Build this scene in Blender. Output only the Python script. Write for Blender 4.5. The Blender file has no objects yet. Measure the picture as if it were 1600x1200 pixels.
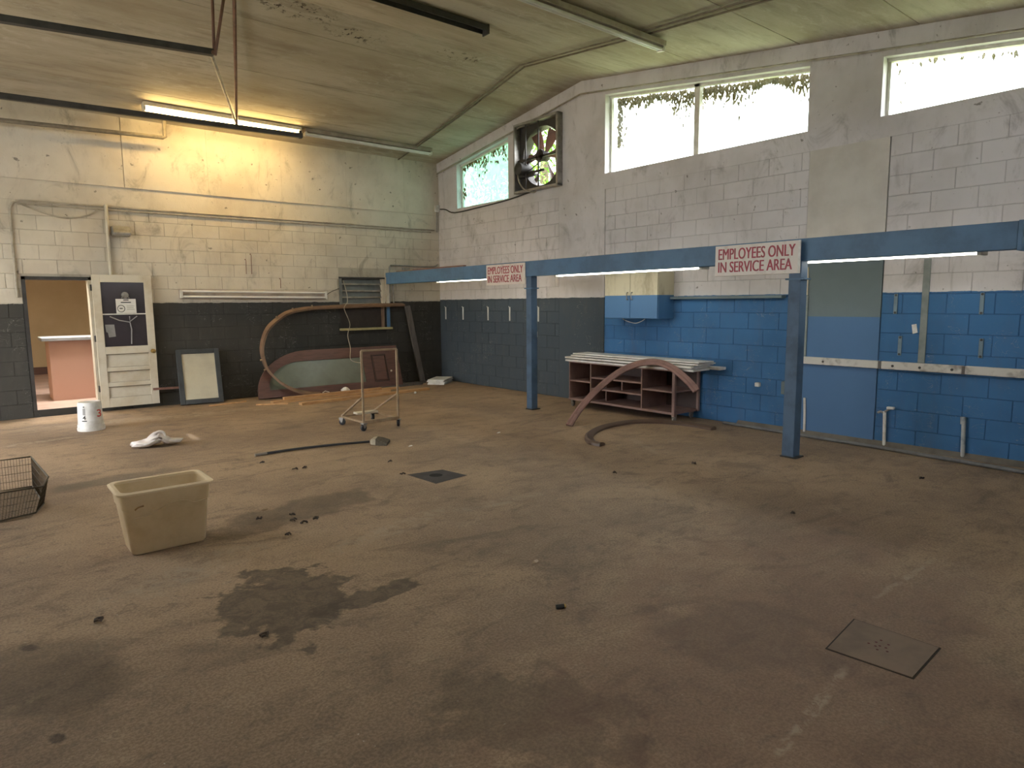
import bpy, bmesh, math, random
from mathutils import Vector, Matrix
random.seed(7)
SC = bpy.context.scene
COL = SC.collection
PI = math.pi

# ------------------------------------------------------------------ camera
F_PX = 1037.38
yaw, pitch, roll = math.radians(39.2635), math.radians(6.9658), math.radians(-0.4947)
cam_d = bpy.data.cameras.new('camera')
cam_d.sensor_width = 36.0
cam_d.lens = F_PX / 1600 * 36.0
cam_d.clip_end = 500
cam = bpy.data.objects.new('camera', cam_d)
COL.objects.link(cam)
fw = Vector((math.sin(yaw)*math.cos(pitch), math.cos(yaw)*math.cos(pitch), -math.sin(pitch)))
rt = Vector((math.cos(yaw), -math.sin(yaw), 0))
up = rt.cross(fw)
r2 = math.cos(roll)*rt + math.sin(roll)*up
u2 = -math.sin(roll)*rt + math.cos(roll)*up
m = Matrix((r2, u2, -fw)).transposed().to_4x4()
m.translation = Vector((-7.5808, -11.5828, 1.5703))
cam.matrix_world = m
SC.camera = cam

# ------------------------------------------------------------------ world, sun, exposure
SC.view_settings.view_transform = 'Standard'
SC.view_settings.look = 'None'
SC.view_settings.gamma = 1.0
SC.view_settings.use_curve_mapping = False
SC.cycles.use_adaptive_sampling = True
SC.cycles.adaptive_threshold = 0.05
SC.cycles.max_bounces = 6
SC.cycles.diffuse_bounces = 4
SC.cycles.glossy_bounces = 2
SC.cycles.transmission_bounces = 2
SC.cycles.transparent_max_bounces = 6
SC.cycles.caustics_reflective = False
SC.cycles.caustics_refractive = False
SC.view_settings.exposure = 1.18
W = bpy.data.worlds.new('sky')
SC.world = W
W.use_nodes = True
wn = W.node_tree
bg = wn.nodes['Background']
bg.inputs['Color'].default_value = (0.97, 0.985, 1.0, 1)
bg.inputs['Strength'].default_value = 6.0
sun_d = bpy.data.lights.new('sun', 'SUN')
sun_d.energy = 9.0
sun_d.angle = math.radians(1.0)
sun_d.color = (1.0, 0.95, 0.85)
sun = bpy.data.objects.new('sun', sun_d)
COL.objects.link(sun)
sun.rotation_euler = (math.radians(-40), 0, 0)

WARM_TUBE = 27.0     # emission of the lit ceiling tube
COOL_TUBE = 6.0     # emission of the tubes behind the blue beam

# ------------------------------------------------------------------ material helpers
def newmat(name):
    mt = bpy.data.materials.new(name)
    mt.use_nodes = True
    nt = mt.node_tree
    return mt, nt, nt.nodes['Principled BSDF']

def nd(nt, typ, **kw):
    n = nt.nodes.new(typ)
    for k, v in kw.items():
        setattr(n, k, v)
    return n

def setin(n, **kw):
    for k, v in kw.items():
        n.inputs[k.replace('_', ' ')].default_value = v
    return n

def posnode(nt):
    return nd(nt, 'ShaderNodeNewGeometry').outputs['Position']

def noise(nt, vec, scale, detail=4.0, rough=0.6, stretch=None, dist=0.0):
    if stretch:
        mp = nd(nt, 'ShaderNodeMapping')
        mp.inputs['Scale'].default_value = stretch
        nt.links.new(vec, mp.inputs['Vector'])
        vec = mp.outputs['Vector']
    n = nd(nt, 'ShaderNodeTexNoise')
    setin(n, Scale=scale, Detail=detail, Roughness=rough, Distortion=dist)
    nt.links.new(vec, n.inputs['Vector'])
    return n.outputs['Fac']

def ramp(nt, fac, p0, p1, c0=0.0, c1=1.0):
    r = nd(nt, 'ShaderNodeMapRange')
    r.interpolation_type = 'SMOOTHSTEP'
    setin(r, From_Min=p0, From_Max=p1, To_Min=c0, To_Max=c1)
    nt.links.new(fac, r.inputs['Value'])
    return r.outputs['Result']

def mixc(nt, fac, a, b, mode='MIX'):
    mx = nd(nt, 'ShaderNodeMix', data_type='RGBA', blend_type=mode)
    for sock, v in ((mx.inputs[0], fac), (mx.inputs[6], a), (mx.inputs[7], b)):
        if isinstance(v, (int, float)):
            sock.default_value = v
        elif isinstance(v, tuple):
            sock.default_value = (v[0], v[1], v[2], 1)
        else:
            nt.links.new(v, sock)
    return mx.outputs[2]

def math2(nt, op, a, b=None):
    n = nd(nt, 'ShaderNodeMath', operation=op)
    for i, v in enumerate((a, b)):
        if v is None:
            continue
        if isinstance(v, (int, float)):
            n.inputs[i].default_value = v
        else:
            nt.links.new(v, n.inputs[i])
    return n.outputs[0]

def addbump(nt, bsdf, h, strength=0.3, dist=0.01):
    b = nd(nt, 'ShaderNodeBump')
    setin(b, Strength=strength, Distance=dist)
    nt.links.new(h, b.inputs['Height'])
    nt.links.new(b.outputs['Normal'], bsdf.inputs['Normal'])

MATS = {}
def simple(name, c, rough=0.6, metal=0.0, c2=None, scale=6.0, lo=0.4, hi=0.7, bump=0.0, stretch=None, spec=0.5):
    if name in MATS:
        return MATS[name]
    mt, nt, b = newmat(name)
    p = posnode(nt)
    if c2 is None:
        c2 = tuple(x*0.72 for x in c)
    f = ramp(nt, noise(nt, p, scale, 5, 0.62, stretch), lo, hi)
    nt.links.new(mixc(nt, f, c, c2), b.inputs['Base Color'])
    setin(b, Roughness=rough, Metallic=metal)
    b.inputs['Specular IOR Level'].default_value = spec
    if bump:
        addbump(nt, b, noise(nt, p, scale*7, 3), bump, 0.004)
    MATS[name] = mt
    return mt

def emit(name, c, s):
    mt, nt, b = newmat(name)
    setin(b, Emission_Strength=s, Roughness=0.4)
    b.inputs['Base Color'].default_value = (0.9, 0.9, 0.88, 1)
    b.inputs['Emission Color'].default_value = (*c, 1)
    return mt

# ------------------------------------------------------------------ geometry helpers
class B:
    def __init__(s):
        s.v = []; s.f = []
    def add(s, vs, fs):
        o = len(s.v)
        s.v += [tuple(v) for v in vs]
        s.f += [tuple(i+o for i in f) for f in fs]
        return s
    def box(s, x0, x1, y0, y1, z0, z1, M=None):
        vs = [Vector((x, y, z)) for z in (z0, z1) for y in (y0, y1) for x in (x0, x1)]
        if M is not None:
            vs = [M @ v for v in vs]
        return s.add(vs, [(0, 2, 3, 1), (4, 5, 7, 6), (0, 1, 5, 4), (2, 6, 7, 3), (0, 4, 6, 2), (1, 3, 7, 5)])
    def prism(s, outline, h0, h1, M):
        """outline of (a, b) pairs extruded from c = h0 to h1; M maps (a, b, c) to the world"""
        n = len(outline)
        vs = [M @ Vector((a, b, h0)) for a, b in outline] + [M @ Vector((a, b, h1)) for a, b in outline]
        fs = [tuple(range(n-1, -1, -1)), tuple(range(n, 2*n))]
        fs += [(i, (i+1) % n, n+(i+1) % n, n+i) for i in range(n)]
        return s.add(vs, fs)
    def tube(s, pts, r, n=8, caps=True, closed=False):
        pts = [Vector(p) for p in pts]
        rs = r if isinstance(r, (list, tuple)) else [r]*len(pts)
        rings = []
        prev = None
        L = len(pts)
        for i, p in enumerate(pts):
            if closed:
                t = (pts[(i+1) % L]-pts[i-1]).normalized()
            else:
                t = (pts[min(i+1, L-1)]-pts[max(i-1, 0)]).normalized()
            if prev is None:
                a = Vector((0, 0, 1)) if abs(t.z) < 0.9 else Vector((1, 0, 0))
                x = t.cross(a).normalized()
            else:
                x = (prev - t*prev.dot(t)).normalized()
            prev = x
            y = t.cross(x)
            rings.append([p + rs[i]*(math.cos(2*PI*k/n)*x + math.sin(2*PI*k/n)*y) for k in range(n)])
        vs = [v for rg in rings for v in rg]
        fs = []
        for i in range(L if closed else L-1):
            j = (i+1) % L
            for k in range(n):
                fs.append((i*n+k, i*n+(k+1) % n, j*n+(k+1) % n, j*n+k))
        if caps and not closed:
            fs.append(tuple(range(n-1, -1, -1)))
            fs.append(tuple((L-1)*n+k for k in range(n)))
        return s.add(vs, fs)
    def sweep(s, pts, prof, normal):
        """profile (a across, b along normal) swept along pts; across = tangent x normal"""
        pts = [Vector(p) for p in pts]; nm = Vector(normal).normalized()
        L = len(pts); n = len(prof); vs = []
        for i, p in enumerate(pts):
            t = (pts[min(i+1, L-1)]-pts[max(i-1, 0)]).normalized()
            a = t.cross(nm).normalized()
            vs += [p + a*u + nm*w for u, w in prof]
        fs = []
        for i in range(L-1):
            for k in range(n):
                fs.append((i*n+k, i*n+(k+1) % n, (i+1)*n+(k+1) % n, (i+1)*n+k))
        fs.append(tuple(range(n-1, -1, -1))); fs.append(tuple((L-1)*n+k for k in range(n)))
        return s.add(vs, fs)
    def loft(s, loops, capfirst=True, caplast=True):
        n = len(loops[0]); vs = [v for l in loops for v in l]; fs = []
        for i in range(len(loops)-1):
            for k in range(n):
                fs.append((i*n+k, i*n+(k+1) % n, (i+1)*n+(k+1) % n, (i+1)*n+k))
        if capfirst: fs.append(tuple(range(n-1, -1, -1)))
        if caplast: fs.append(tuple((len(loops)-1)*n+k for k in range(n)))
        return s.add(vs, fs)
    def lathe(s, prof, c, n=32, axis='z', capb=True, capt=True):
        loops = []
        for r, h in prof:
            l = []
            for k in range(n):
                a = 2*PI*k/n
                if axis == 'z': l.append(Vector((c[0]+r*math.cos(a), c[1]+r*math.sin(a), c[2]+h)))
                elif axis == 'x': l.append(Vector((c[0]+h, c[1]+r*math.cos(a), c[2]+r*math.sin(a))))
                else: l.append(Vector((c[0]+r*math.sin(a), c[1]+h, c[2]+r*math.cos(a))))
            loops.append(l)
        return s.loft(loops, capb, capt)
    def mesh(s, name, bevel=0.0, smooth=False, seg=1):
        me = bpy.data.meshes.new(name)
        me.from_pydata(s.v, [], s.f)
        bm = bmesh.new(); bm.from_mesh(me)
        if bevel:
            bmesh.ops.recalc_face_normals(bm, faces=bm.faces)
            es = [e for e in bm.edges if len(e.link_faces) == 2 and e.calc_face_angle(0) > 0.5]
            bmesh.ops.bevel(bm, geom=es, offset=bevel, segments=seg, affect='EDGES', clamp_overlap=True)
        bmesh.ops.recalc_face_normals(bm, faces=bm.faces)
        bm.to_mesh(me); bm.free()
        if smooth:
            for p in me.polygons: p.use_smooth = True
            try: me.set_sharp_from_angle(angle=math.radians(40))
            except Exception: pass
        return me

def obj(name, b, mat, parent=None, bevel=0.0, smooth=False, seg=1):
    me = b if isinstance(b, bpy.types.Mesh) else b.mesh(name, bevel, smooth, seg)
    if mat is not None and not me.materials:
        me.materials.append(mat)
    o = bpy.data.objects.new(name, me)
    COL.objects.link(o)
    if parent is not None:
        o.parent = parent
        o.matrix_parent_inverse = WORLD.get(parent.name, parent.matrix_basis).inverted()
    WORLD[o.name] = Matrix.Identity(4)
    return o
WORLD = {}

def tag(o, label=None, cat=None, group=None, kind=None):
    if label: o['label'] = label
    if cat: o['category'] = cat
    if group: o['group'] = group
    if kind: o['kind'] = kind
    return o

def thing(name, label, cat, loc=(0, 0, 0), group=None, kind=None):
    o = bpy.data.objects.new(name, None)
    COL.objects.link(o)
    o.location = loc
    o.empty_display_size = 0.05
    WORLD[o.name] = Matrix.Translation(loc)
    return tag(o, label, cat, group, kind)

def struct(name, b, mat, label=None, **kw):
    o = obj(name, b, mat, None, **kw)
    return tag(o, label, None, None, 'structure')

def structroot(name, loc, label=None):
    o = thing(name, label, None, loc)
    o['kind'] = 'structure'
    return o

def mat_axes(o, a, b, c):
    mm = Matrix((Vector(a), Vector(b), Vector(c))).transposed().to_4x4()
    mm.translation = Vector(o)
    return mm
# (a, b, c) -> world with a along Y, b along Z, c along X and so on
YZX = mat_axes((0, 0, 0), (0, 1, 0), (0, 0, 1), (1, 0, 0))
XZY = mat_axes((0, 0, 0), (1, 0, 0), (0, 0, 1), (0, 1, 0))

def rects_minus(x0, x1, z0, z1, holes):
    xs = sorted({x0, x1, *[min(max(v, x0), x1) for h in holes for v in h[:2]]})
    zs = sorted({z0, z1, *[min(max(v, z0), z1) for h in holes for v in h[2:]]})
    out = []
    for i in range(len(xs)-1):
        for j in range(len(zs)-1):
            cx, cz = (xs[i]+xs[i+1])/2, (zs[j]+zs[j+1])/2
            if not any(h[0] < cx < h[1] and h[2] < cz < h[3] for h in holes):
                out.append((xs[i], xs[i+1], zs[j], zs[j+1]))
    return out

def rrect(x0, x1, y0, y1, z, r, n=5):
    pts = []
    for cx, cy, a0 in ((x1-r, y1-r, 0), (x0+r, y1-r, PI/2), (x0+r, y0+r, PI), (x1-r, y0+r, 1.5*PI)):
        for k in range(n+1):
            a = a0 + PI/2*k/n
            pts.append(Vector((cx+r*math.cos(a), cy+r*math.sin(a), z)))
    return pts

def text_mesh(txt, bold=0.012):
    cu = bpy.data.curves.new('lettering', 'FONT')
    cu.body = txt; cu.size = 1.0; cu.extrude = 0.0; cu.offset = bold; cu.resolution_u = 4
    ob = bpy.data.objects.new('lettering_source', cu)
    COL.objects.link(ob)
    dg = bpy.context.evaluated_depsgraph_get()
    me = bpy.data.meshes.new_from_object(ob.evaluated_get(dg))
    bpy.data.objects.remove(ob); bpy.data.curves.remove(cu)
    vs = [v.co.copy() for v in me.vertices]; fs = [tuple(p.vertices) for p in me.polygons]
    bpy.data.meshes.remove(me)
    xa, xb = min(v.x for v in vs), max(v.x for v in vs); ya, yb = min(v.y for v in vs), max(v.y for v in vs)
    return [((v.x-xa)/(xb-xa), (v.y-ya)/(yb-ya)) for v in vs], fs

def catmull(P, sub=6):
    P = [Vector(p) for p in P]; out = []
    for i in range(len(P)-1):
        a, b, c, d = P[max(i-1, 0)], P[i], P[i+1], P[min(i+2, len(P)-1)]
        for k in range(sub):
            t = k/sub
            out.append(0.5*((2*b)+(c-a)*t+(2*a-5*b+4*c-d)*t*t+(3*b-a-3*c+d)*t**3))
    out.append(P[-1])
    return out

# ------------------------------------------------------------------ room numbers
ZE, ZR, YR = 4.34, 4.911, -4.08           # eave height at back wall, ridge height, ridge position
XL, YF = -10.2, -13.5                     # left wall, front wall
CB = 0.2032                               # block course
BORD = 1.615                              # paint border
def zc(y):
    return ZE - 0.14*y if y > YR else ZR + 0.137*(y-YR)

# ------------------------------------------------------------------ paint materials of the walls
def wallpaint(name, white, dirty, lower, border, blue=None, blue_y=None, tone=1.0):
    mt, nt, b = newmat(name)
    p = posnode(nt)
    sx = nd(nt, 'ShaderNodeSeparateXYZ'); nt.links.new(p, sx.inputs[0])
    X, Y, Z = sx.outputs
    n1 = noise(nt, p, 0.9, 4, 0.65)
    n2 = noise(nt, p, 5.0, 4, 0.7, (1, 1, 0.35))
    n3 = noise(nt, p, 11, 3, 0.5)
    n4 = noise(nt, p, 34, 2, 0.5)
    c = mixc(nt, ramp(nt, n1, 0.38, 0.72), white, dirty)
    c = mixc(nt, ramp(nt, n2, 0.52, 0.78, 0, 0.35), c, tuple(x*0.55 for x in dirty))
    c = mixc(nt, ramp(nt, n3, 0.69, 0.74, 0, 0.7), c, (0.10, 0.085, 0.07))
    n5 = noise(nt, p, 2.3, 5, 0.75, (1, 1, 0.6), 0.8)
    c = mixc(nt, ramp(nt, n5, 0.53, 0.74, 0, 0.62), c, tuple(x*0.45 for x in dirty))
    c = mixc(nt, ramp(nt, n4, 0.70, 0.78, 0, 0.5), c, (0.13, 0.11, 0.09))
    low = lower
    if blue is not None:
        wob = math2(nt, 'ADD', Y, 0.0)
        m1 = math2(nt, 'LESS_THAN', wob, blue_y)
        bl = mixc(nt, ramp(nt, n1, 0.35, 0.75), blue, tuple(x*0.72 for x in blue))
        low = mixc(nt, m1, lower, bl)
    l2 = mixc(nt, ramp(nt, n2, 0.45, 0.8, 0, 0.6), low, mixc(nt, 0.35, low, (0.13, 0.115, 0.10)))
    l2 = mixc(nt, ramp(nt, n4, 0.75, 0.80, 0, 0.45), l2, (0.42, 0.40, 0.36))
    sc = noise(nt, p, 5.5, 2, 0.5, (1, 1, 1.6), 1.5)
    ln_ = math2(nt, 'LESS_THAN', math2(nt, 'ABSOLUTE', math2(nt, 'SUBTRACT', sc, 0.5)), 0.006)
    l2 = mixc(nt, math2(nt, 'MULTIPLY', ln_, ramp(nt, n5, 0.50, 0.60, 0, 0.35)), l2, (0.36, 0.34, 0.31))
    wz = math2(nt, 'ADD', Z, math2(nt, 'MULTIPLY', math2(nt, 'SUBTRACT', n2, 0.5), 0.035))
    mk = math2(nt, 'LESS_THAN', wz, border)
    c = mixc(nt, mk, c, l2)
    oi = nd(nt, 'ShaderNodeObjectInfo')
    c = mixc(nt, 1.0, c, mixc(nt, oi.outputs['Random'], (0.94*tone, 0.94*tone, 0.94*tone), (tone, tone, tone)), 'MULTIPLY')
    nt.links.new(c, b.inputs['Base Color'])
    setin(b, Roughness=0.75)
    b.inputs['Specular IOR Level'].default_value = 0.3
    addbump(nt, b, noise(nt, p, 45, 2, 0.6), 0.35, 0.004)
    return mt

M_back = wallpaint('back_wall_paint', (0.62, 0.565, 0.465), (0.50, 0.44, 0.35), (0.052, 0.050, 0.044), BORD)
M_backm = wallpaint('back_wall_grimy_joint', (0.62, 0.565, 0.465), (0.50, 0.44, 0.35), (0.052, 0.050, 0.044), BORD, tone=0.74)
RW = ((0.66, 0.635, 0.65), (0.53, 0.505, 0.505), (0.060, 0.078, 0.096), 1.645, (0.05, 0.16, 0.345), -4.56)
M_right = wallpaint('right_wall_paint', *RW)
M_rightm = wallpaint('right_wall_grimy_joint', *RW, tone=0.78)
M_plain = simple('plain_plaster', (0.52, 0.48, 0.40), 0.8, scale=1.5)

def floor_material():
    mt, nt, b = newmat('stained_concrete')
    p = posnode(nt)
    n1 = noise(nt, p, 0.7, 5, 0.62, None, 0.4)
    n2 = noise(nt, p, 3.1, 5, 0.7, (1, 1.6, 1), 0.6)
    n3 = noise(nt, p, 26, 3, 0.6)
    n4 = noise(nt, p, 60, 2, 0.5)
    n6 = noise(nt, p, 8.5, 4, 0.75, None, 1.2)
    n7 = noise(nt, p, 1.6, 4, 0.7, (1.0, 1.8, 1), 1.0)
    c = mixc(nt, ramp(nt, n1, 0.34, 0.66), (0.37, 0.262, 0.168), (0.25, 0.176, 0.117))
    c = mixc(nt, ramp(nt, n7, 0.50, 0.72, 0, 0.60), c, (0.135, 0.098, 0.07))
    c = mixc(nt, ramp(nt, n2, 0.50, 0.75, 0, 0.55), c, (0.13, 0.096, 0.07))
    c = mixc(nt, math2(nt, 'MULTIPLY', ramp(nt, n2, 0.48, 0.28, 0, 0.75), ramp(nt, n6, 0.42, 0.62)), c, (0.40, 0.30, 0.20))
    c = mixc(nt, ramp(nt, n6, 0.52, 0.72, 0, 0.5), c, (0.12, 0.09, 0.068))
    n8 = noise(nt, p, 75, 2, 0.7)
    c = mixc(nt, 1.0, c, mixc(nt, ramp(nt, n8, 0.35, 0.65), (0.80, 0.79, 0.78), (1.16, 1.17, 1.18)), 'MULTIPLY')
    c = mixc(nt, ramp(nt, n3, 0.70, 0.78, 0, 0.5), c, (0.09, 0.07, 0.055))
    c = mixc(nt, ramp(nt, n4, 0.735, 0.76, 0, 0.8), c, (0.55, 0.49, 0.40))
    nzs = {}
    def blob(cx, cy, rx, ry, rot, col, amt, edge=0.22, ns=3.2, nw=0.95, patchy=False):
        nonlocal c
        mp = nd(nt, 'ShaderNodeMapping', vector_type='TEXTURE')
        mp.inputs['Location'].default_value = (cx, cy, 0)
        mp.inputs['Rotation'].default_value = (0, 0, math.radians(rot))
        mp.inputs['Scale'].default_value = (rx, ry, 1)
        nt.links.new(p, mp.inputs['Vector'])
        ln = nd(nt, 'ShaderNodeVectorMath', operation='LENGTH')
        nt.links.new(mp.outputs['Vector'], ln.inputs[0])
        nz = nzs.setdefault(ns, None) or noise(nt, p, ns, 4, 0.6)
        nzs[ns] = nz
        d = math2(nt, 'ADD', ln.outputs['Value'], math2(nt, 'MULTIPLY', math2(nt, 'SUBTRACT', nz, 0.5), nw*2))
        k = ramp(nt, d, 1.0+edge, 1.0-edge, 0, amt)
        k = math2(nt, 'MULTIPLY', k, ramp(nt, n6, 0.40, 0.62) if patchy else ramp(nt, n6, 0.75, 0.35, 0.55, 1.0))
        c = mixc(nt, k, c, col)
    DK = (0.075, 0.058, 0.042)
    blob(-6.38, -8.16, 0.33, 0.46, -20, DK, 0.85, 0.10, 4.5, 1.3)          # oil stain before the tote
    blob(-5.98, -8.44, 0.30, 0.10, 0, DK, 0.85, 0.12, 4.5, 1.3)          # its tail
    blob(-5.72, -6.72, 0.66, 0.26, 12, DK, 0.62, 0.20)           # stain under the scraps
    blob(-6.65, -4.70, 0.48, 0.16, 8, (0.10, 0.085, 0.062), 0.65, 0.3)  # shadow streak behind the tote, painted into the floor colour
    blob(-6.02, -9.80, 0.30, 0.40, 35, DK, 0.55, 0.2, 4.5, 1.3)
    blob(-4.85, -9.95, 0.30, 0.42, 40, (0.085, 0.072, 0.058), 0.5, 0.3)
    blob(-7.42, -8.25, 0.28, 0.42, 10, (0.06, 0.045, 0.03), 0.55, 0.3)
    blob(-7.48, -7.90, 0.028, 0.05, 30, (0.03, 0.025, 0.02), 0.8, 0.4, 14, 1.2)
    blob(-7.45, -8.78, 0.022, 0.04, 30, (0.03, 0.025, 0.02), 0.8, 0.4, 14, 1.2)
    blob(-5.0, -10.3, 1.9, 0.9, 25, (0.17, 0.09, 0.066), 0.5, 0.5)   # reddish old floor paint
    LT = (0.44, 0.36, 0.26)
    blob(-5.6, -1.25, 1.5, 0.22, -6, LT, 0.55, 0.5, patchy=True)              # dusty strip by the back wall
    blob(-7.2, -2.18, 0.55, 0.07, 10, LT, 0.6, 0.4, patchy=True)
    blob(-5.35, -7.55, 0.55, 0.10, 14, LT, 0.4, 0.4, patchy=True)
    blob(-6.6, -7.4, 0.5, 0.16, 20, LT, 0.35, 0.4, patchy=True)
    blob(-4.4, -7.55, 0.45, 0.07, -4, LT, 0.35, 0.4, patchy=True)
    blob(-5.24, -10.47, 0.42, 0.022, 8, LT, 0.55, 0.4, 9, patchy=True)        # scrape marks
    blob(-3.6, -10.2, 0.42, 0.02, 0, LT, 0.4, 0.4, 9, patchy=True)
    blob(-1.9, -6.9, 0.45, 0.05, 60, LT, 0.35, 0.4, patchy=True)
    nt.links.new(c, b.inputs['Base Color'])
    setin(b, Roughness=0.72)
    b.inputs['Specular IOR Level'].default_value = 0.35
    addbump(nt, b, n3, 0.25, 0.004)
    return mt

def ceiling_material():
    mt, nt, b = newmat('stained_ceiling')
    p = posnode(nt)
    n1 = noise(nt, p, 0.8, 6, 0.65, (0.5, 1.8, 1))
    n2 = noise(nt, p, 2.2, 6, 0.7, (0.35, 2.2, 1))
    n3 = noise(nt, p, 13, 4, 0.7)
    n5 = noise(nt, p, 1.0, 2, 0.5)
    c = mixc(nt, ramp(nt, n1, 0.35, 0.7), (0.50, 0.46, 0.37), (0.37, 0.315, 0.225))
    c = mixc(nt, ramp(nt, n2, 0.46, 0.72, 0, 0.7), c, (0.25, 0.205, 0.145))
    n6 = noise(nt, p, 5.0, 6, 0.75, (0.8, 1.6, 1), 0.8)
    c = mixc(nt, math2(nt, 'MULTIPLY', ramp(nt, n6, 0.5, 0.66, 0, 0.6), ramp(nt, n5, 0.40, 0.6)), c, (0.55, 0.52, 0.44))
    c = mixc(nt, ramp(nt, n6, 0.42, 0.28, 0, 0.5), c, (0.20, 0.165, 0.115))
    def patch(x, y, rx, ry):
        nonlocal c
        mp = nd(nt, 'ShaderNodeMapping', vector_type='TEXTURE')
        mp.inputs['Location'].default_value = (x, y, zc(y))
        mp.inputs['Scale'].default_value = (rx, ry, 1)
        nt.links.new(p, mp.inputs['Vector'])
        ln = nd(nt, 'ShaderNodeVectorMath', operation='LENGTH')
        nt.links.new(mp.outputs['Vector'], ln.inputs[0])
        k = math2(nt, 'MULTIPLY', ramp(nt, ln.outputs['Value'], 1.0, 0.3), ramp(nt, n3, 0.54, 0.60))
        c = mixc(nt, k, c, (0.07, 0.055, 0.04))
    patch(-2.15, -3.85, 0.55, 0.16)     # peeled patches
    patch(-4.4, -3.9, 0.7, 0.25)
    patch(-3.6, -3.7, 0.5, 0.2)
    c = mixc(nt, ramp(nt, n3, 0.72, 0.78, 0, 0.5), c, (0.12, 0.095, 0.065))
    nt.links.new(c, b.inputs['Base Color'])
    setin(b, Roughness=0.8)
    addbump(nt, b, n3, 0.2, 0.004)
    return mt
M_floor = floor_material()
M_ceil = ceiling_material()

M_blue = simple('blue_paint', (0.085, 0.18, 0.31), 0.55, c2=(0.065, 0.13, 0.22), scale=3, bump=0.1)
M_cream = simple('cream_paint', (0.60, 0.55, 0.44), 0.55, c2=(0.50, 0.43, 0.31), scale=3)
M_white = simple('white_enamel', (0.68, 0.66, 0.60), 0.45, c2=(0.52, 0.49, 0.42), scale=5)
M_whiteboard = simple('white_board', (0.74, 0.73, 0.70), 0.5, c2=(0.58, 0.56, 0.52), scale=9)
M_gal = simple('galvanised_steel', (0.34, 0.33, 0.31), 0.5, 0.6, c2=(0.22, 0.21, 0.19), scale=8)
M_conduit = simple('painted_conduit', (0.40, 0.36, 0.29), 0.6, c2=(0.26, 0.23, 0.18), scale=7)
M_cond2 = simple('dark_conduit', (0.22, 0.19, 0.14), 0.7, c2=(0.13, 0.11, 0.08), scale=7)
M_dark = simple('dark_metal', (0.055, 0.052, 0.05), 0.55, 0.3, c2=(0.035, 0.033, 0.03), scale=8)
M_brown = simple('reddish_brown_stain', (0.125, 0.058, 0.042), 0.45, c2=(0.085, 0.04, 0.03), scale=4, stretch=(1, 6, 6))
M_mould = simple('mauve_primer', (0.24, 0.135, 0.115), 0.6, c2=(0.165, 0.09, 0.075), scale=5)
M_frame = simple('bare_jamb_wood', (0.23, 0.145, 0.09), 0.6, c2=(0.15, 0.09, 0.055), scale=5)
M_greywood = simple('weathered_board', (0.135, 0.12, 0.11), 0.7, c2=(0.085, 0.075, 0.07), scale=6, stretch=(4, 4, 0.6))
M_pine = simple('pine', (0.60, 0.36, 0.17), 0.55, c2=(0.40, 0.22, 0.09), scale=5, stretch=(0.8, 8, 8))
M_ply = simple('shelf_board', (0.27, 0.17, 0.145), 0.65, c2=(0.19, 0.115, 0.10), scale=4)
M_glassdk = None
M_black = simple('black_plastic', (0.02, 0.02, 0.02), 0.4)
M_rust = simple('rusty_brown_paint', (0.20, 0.10, 0.075), 0.6, c2=(0.12, 0.06, 0.045), scale=7)
M_tan = simple('tan_painted_tube', (0.33, 0.24, 0.15), 0.55, c2=(0.23, 0.16, 0.10), scale=8)
M_oldhousing = simple('aged_fixture_enamel', (0.40, 0.34, 0.28), 0.6, c2=(0.27, 0.22, 0.18), scale=4)
M_tubeoff = simple('unlit_tube', (0.72, 0.71, 0.68), 0.25, c2=(0.62, 0.61, 0.57), scale=3)
M_red = simple('red_lettering', (0.36, 0.035, 0.06), 0.5, c2=(0.25, 0.05, 0.06), scale=14)
M_sign = simple('sign_board', (0.72, 0.66, 0.62), 0.45, c2=(0.52, 0.45, 0.42), scale=9, lo=0.5, hi=0.8)
M_brass = simple('brass', (0.55, 0.38, 0.13), 0.3, 0.9)
M_slate = simple('slate_paint', (0.13, 0.175, 0.19), 0.6, c2=(0.10, 0.14, 0.155), scale=2)
M_rubber = simple('rubber', (0.03, 0.03, 0.035), 0.6)
M_grass = simple('grass', (0.20, 0.235, 0.10), 0.9, c2=(0.13, 0.155, 0.07), scale=2)
M_leaf = simple('green_leaf', (0.16, 0.30, 0.035), 0.6, c2=(0.07, 0.15, 0.02), scale=3)
M_dryleaf = simple('dry_leaf', (0.24, 0.19, 0.09), 0.8, c2=(0.13, 0.10, 0.04), scale=8, spec=0.1)
M_bark = simple('bark', (0.12, 0.09, 0.06), 0.9, scale=9)
M_lit = emit('lit_warm_tube', (1.0, 0.68, 0.26), WARM_TUBE)
M_litc = emit('lit_cool_tube', (1.0, 0.97, 0.84), COOL_TUBE)

def pane_material(name, tint, trans):
    mt, nt, b = newmat(name)
    nt.nodes.remove(b)
    out = nt.nodes['Material Output']
    a = nd(nt, 'ShaderNodeBsdfTransparent'); a.inputs[0].default_value = (*tint, 1)
    t = nd(nt, 'ShaderNodeBsdfTranslucent'); t.inputs[0].default_value = (*tint, 1)
    g = nd(nt, 'ShaderNodeBsdfGlossy'); g.inputs[0].default_value = (1, 1, 1, 1); g.inputs['Roughness'].default_value = 0.1
    mx = nd(nt, 'ShaderNodeMixShader'); 
    p = posnode(nt)
    dirt = ramp(nt, noise(nt, p, 7, 4, 0.6), 0.4, 0.75, trans, min(1.0, trans*1.45))
    nt.links.new(dirt, mx.inputs[0])
    nt.links.new(a.outputs[0], mx.inputs[1]); nt.links.new(t.outputs[0], mx.inputs[2])
    m2 = nd(nt, 'ShaderNodeMixShader'); m2.inputs[0].default_value = 0.04
    nt.links.new(mx.outputs[0], m2.inputs[1]); nt.links.new(g.outputs[0], m2.inputs[2])
    nt.links.new(m2.outputs[0], out.inputs['Surface'])
    return mt
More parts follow.
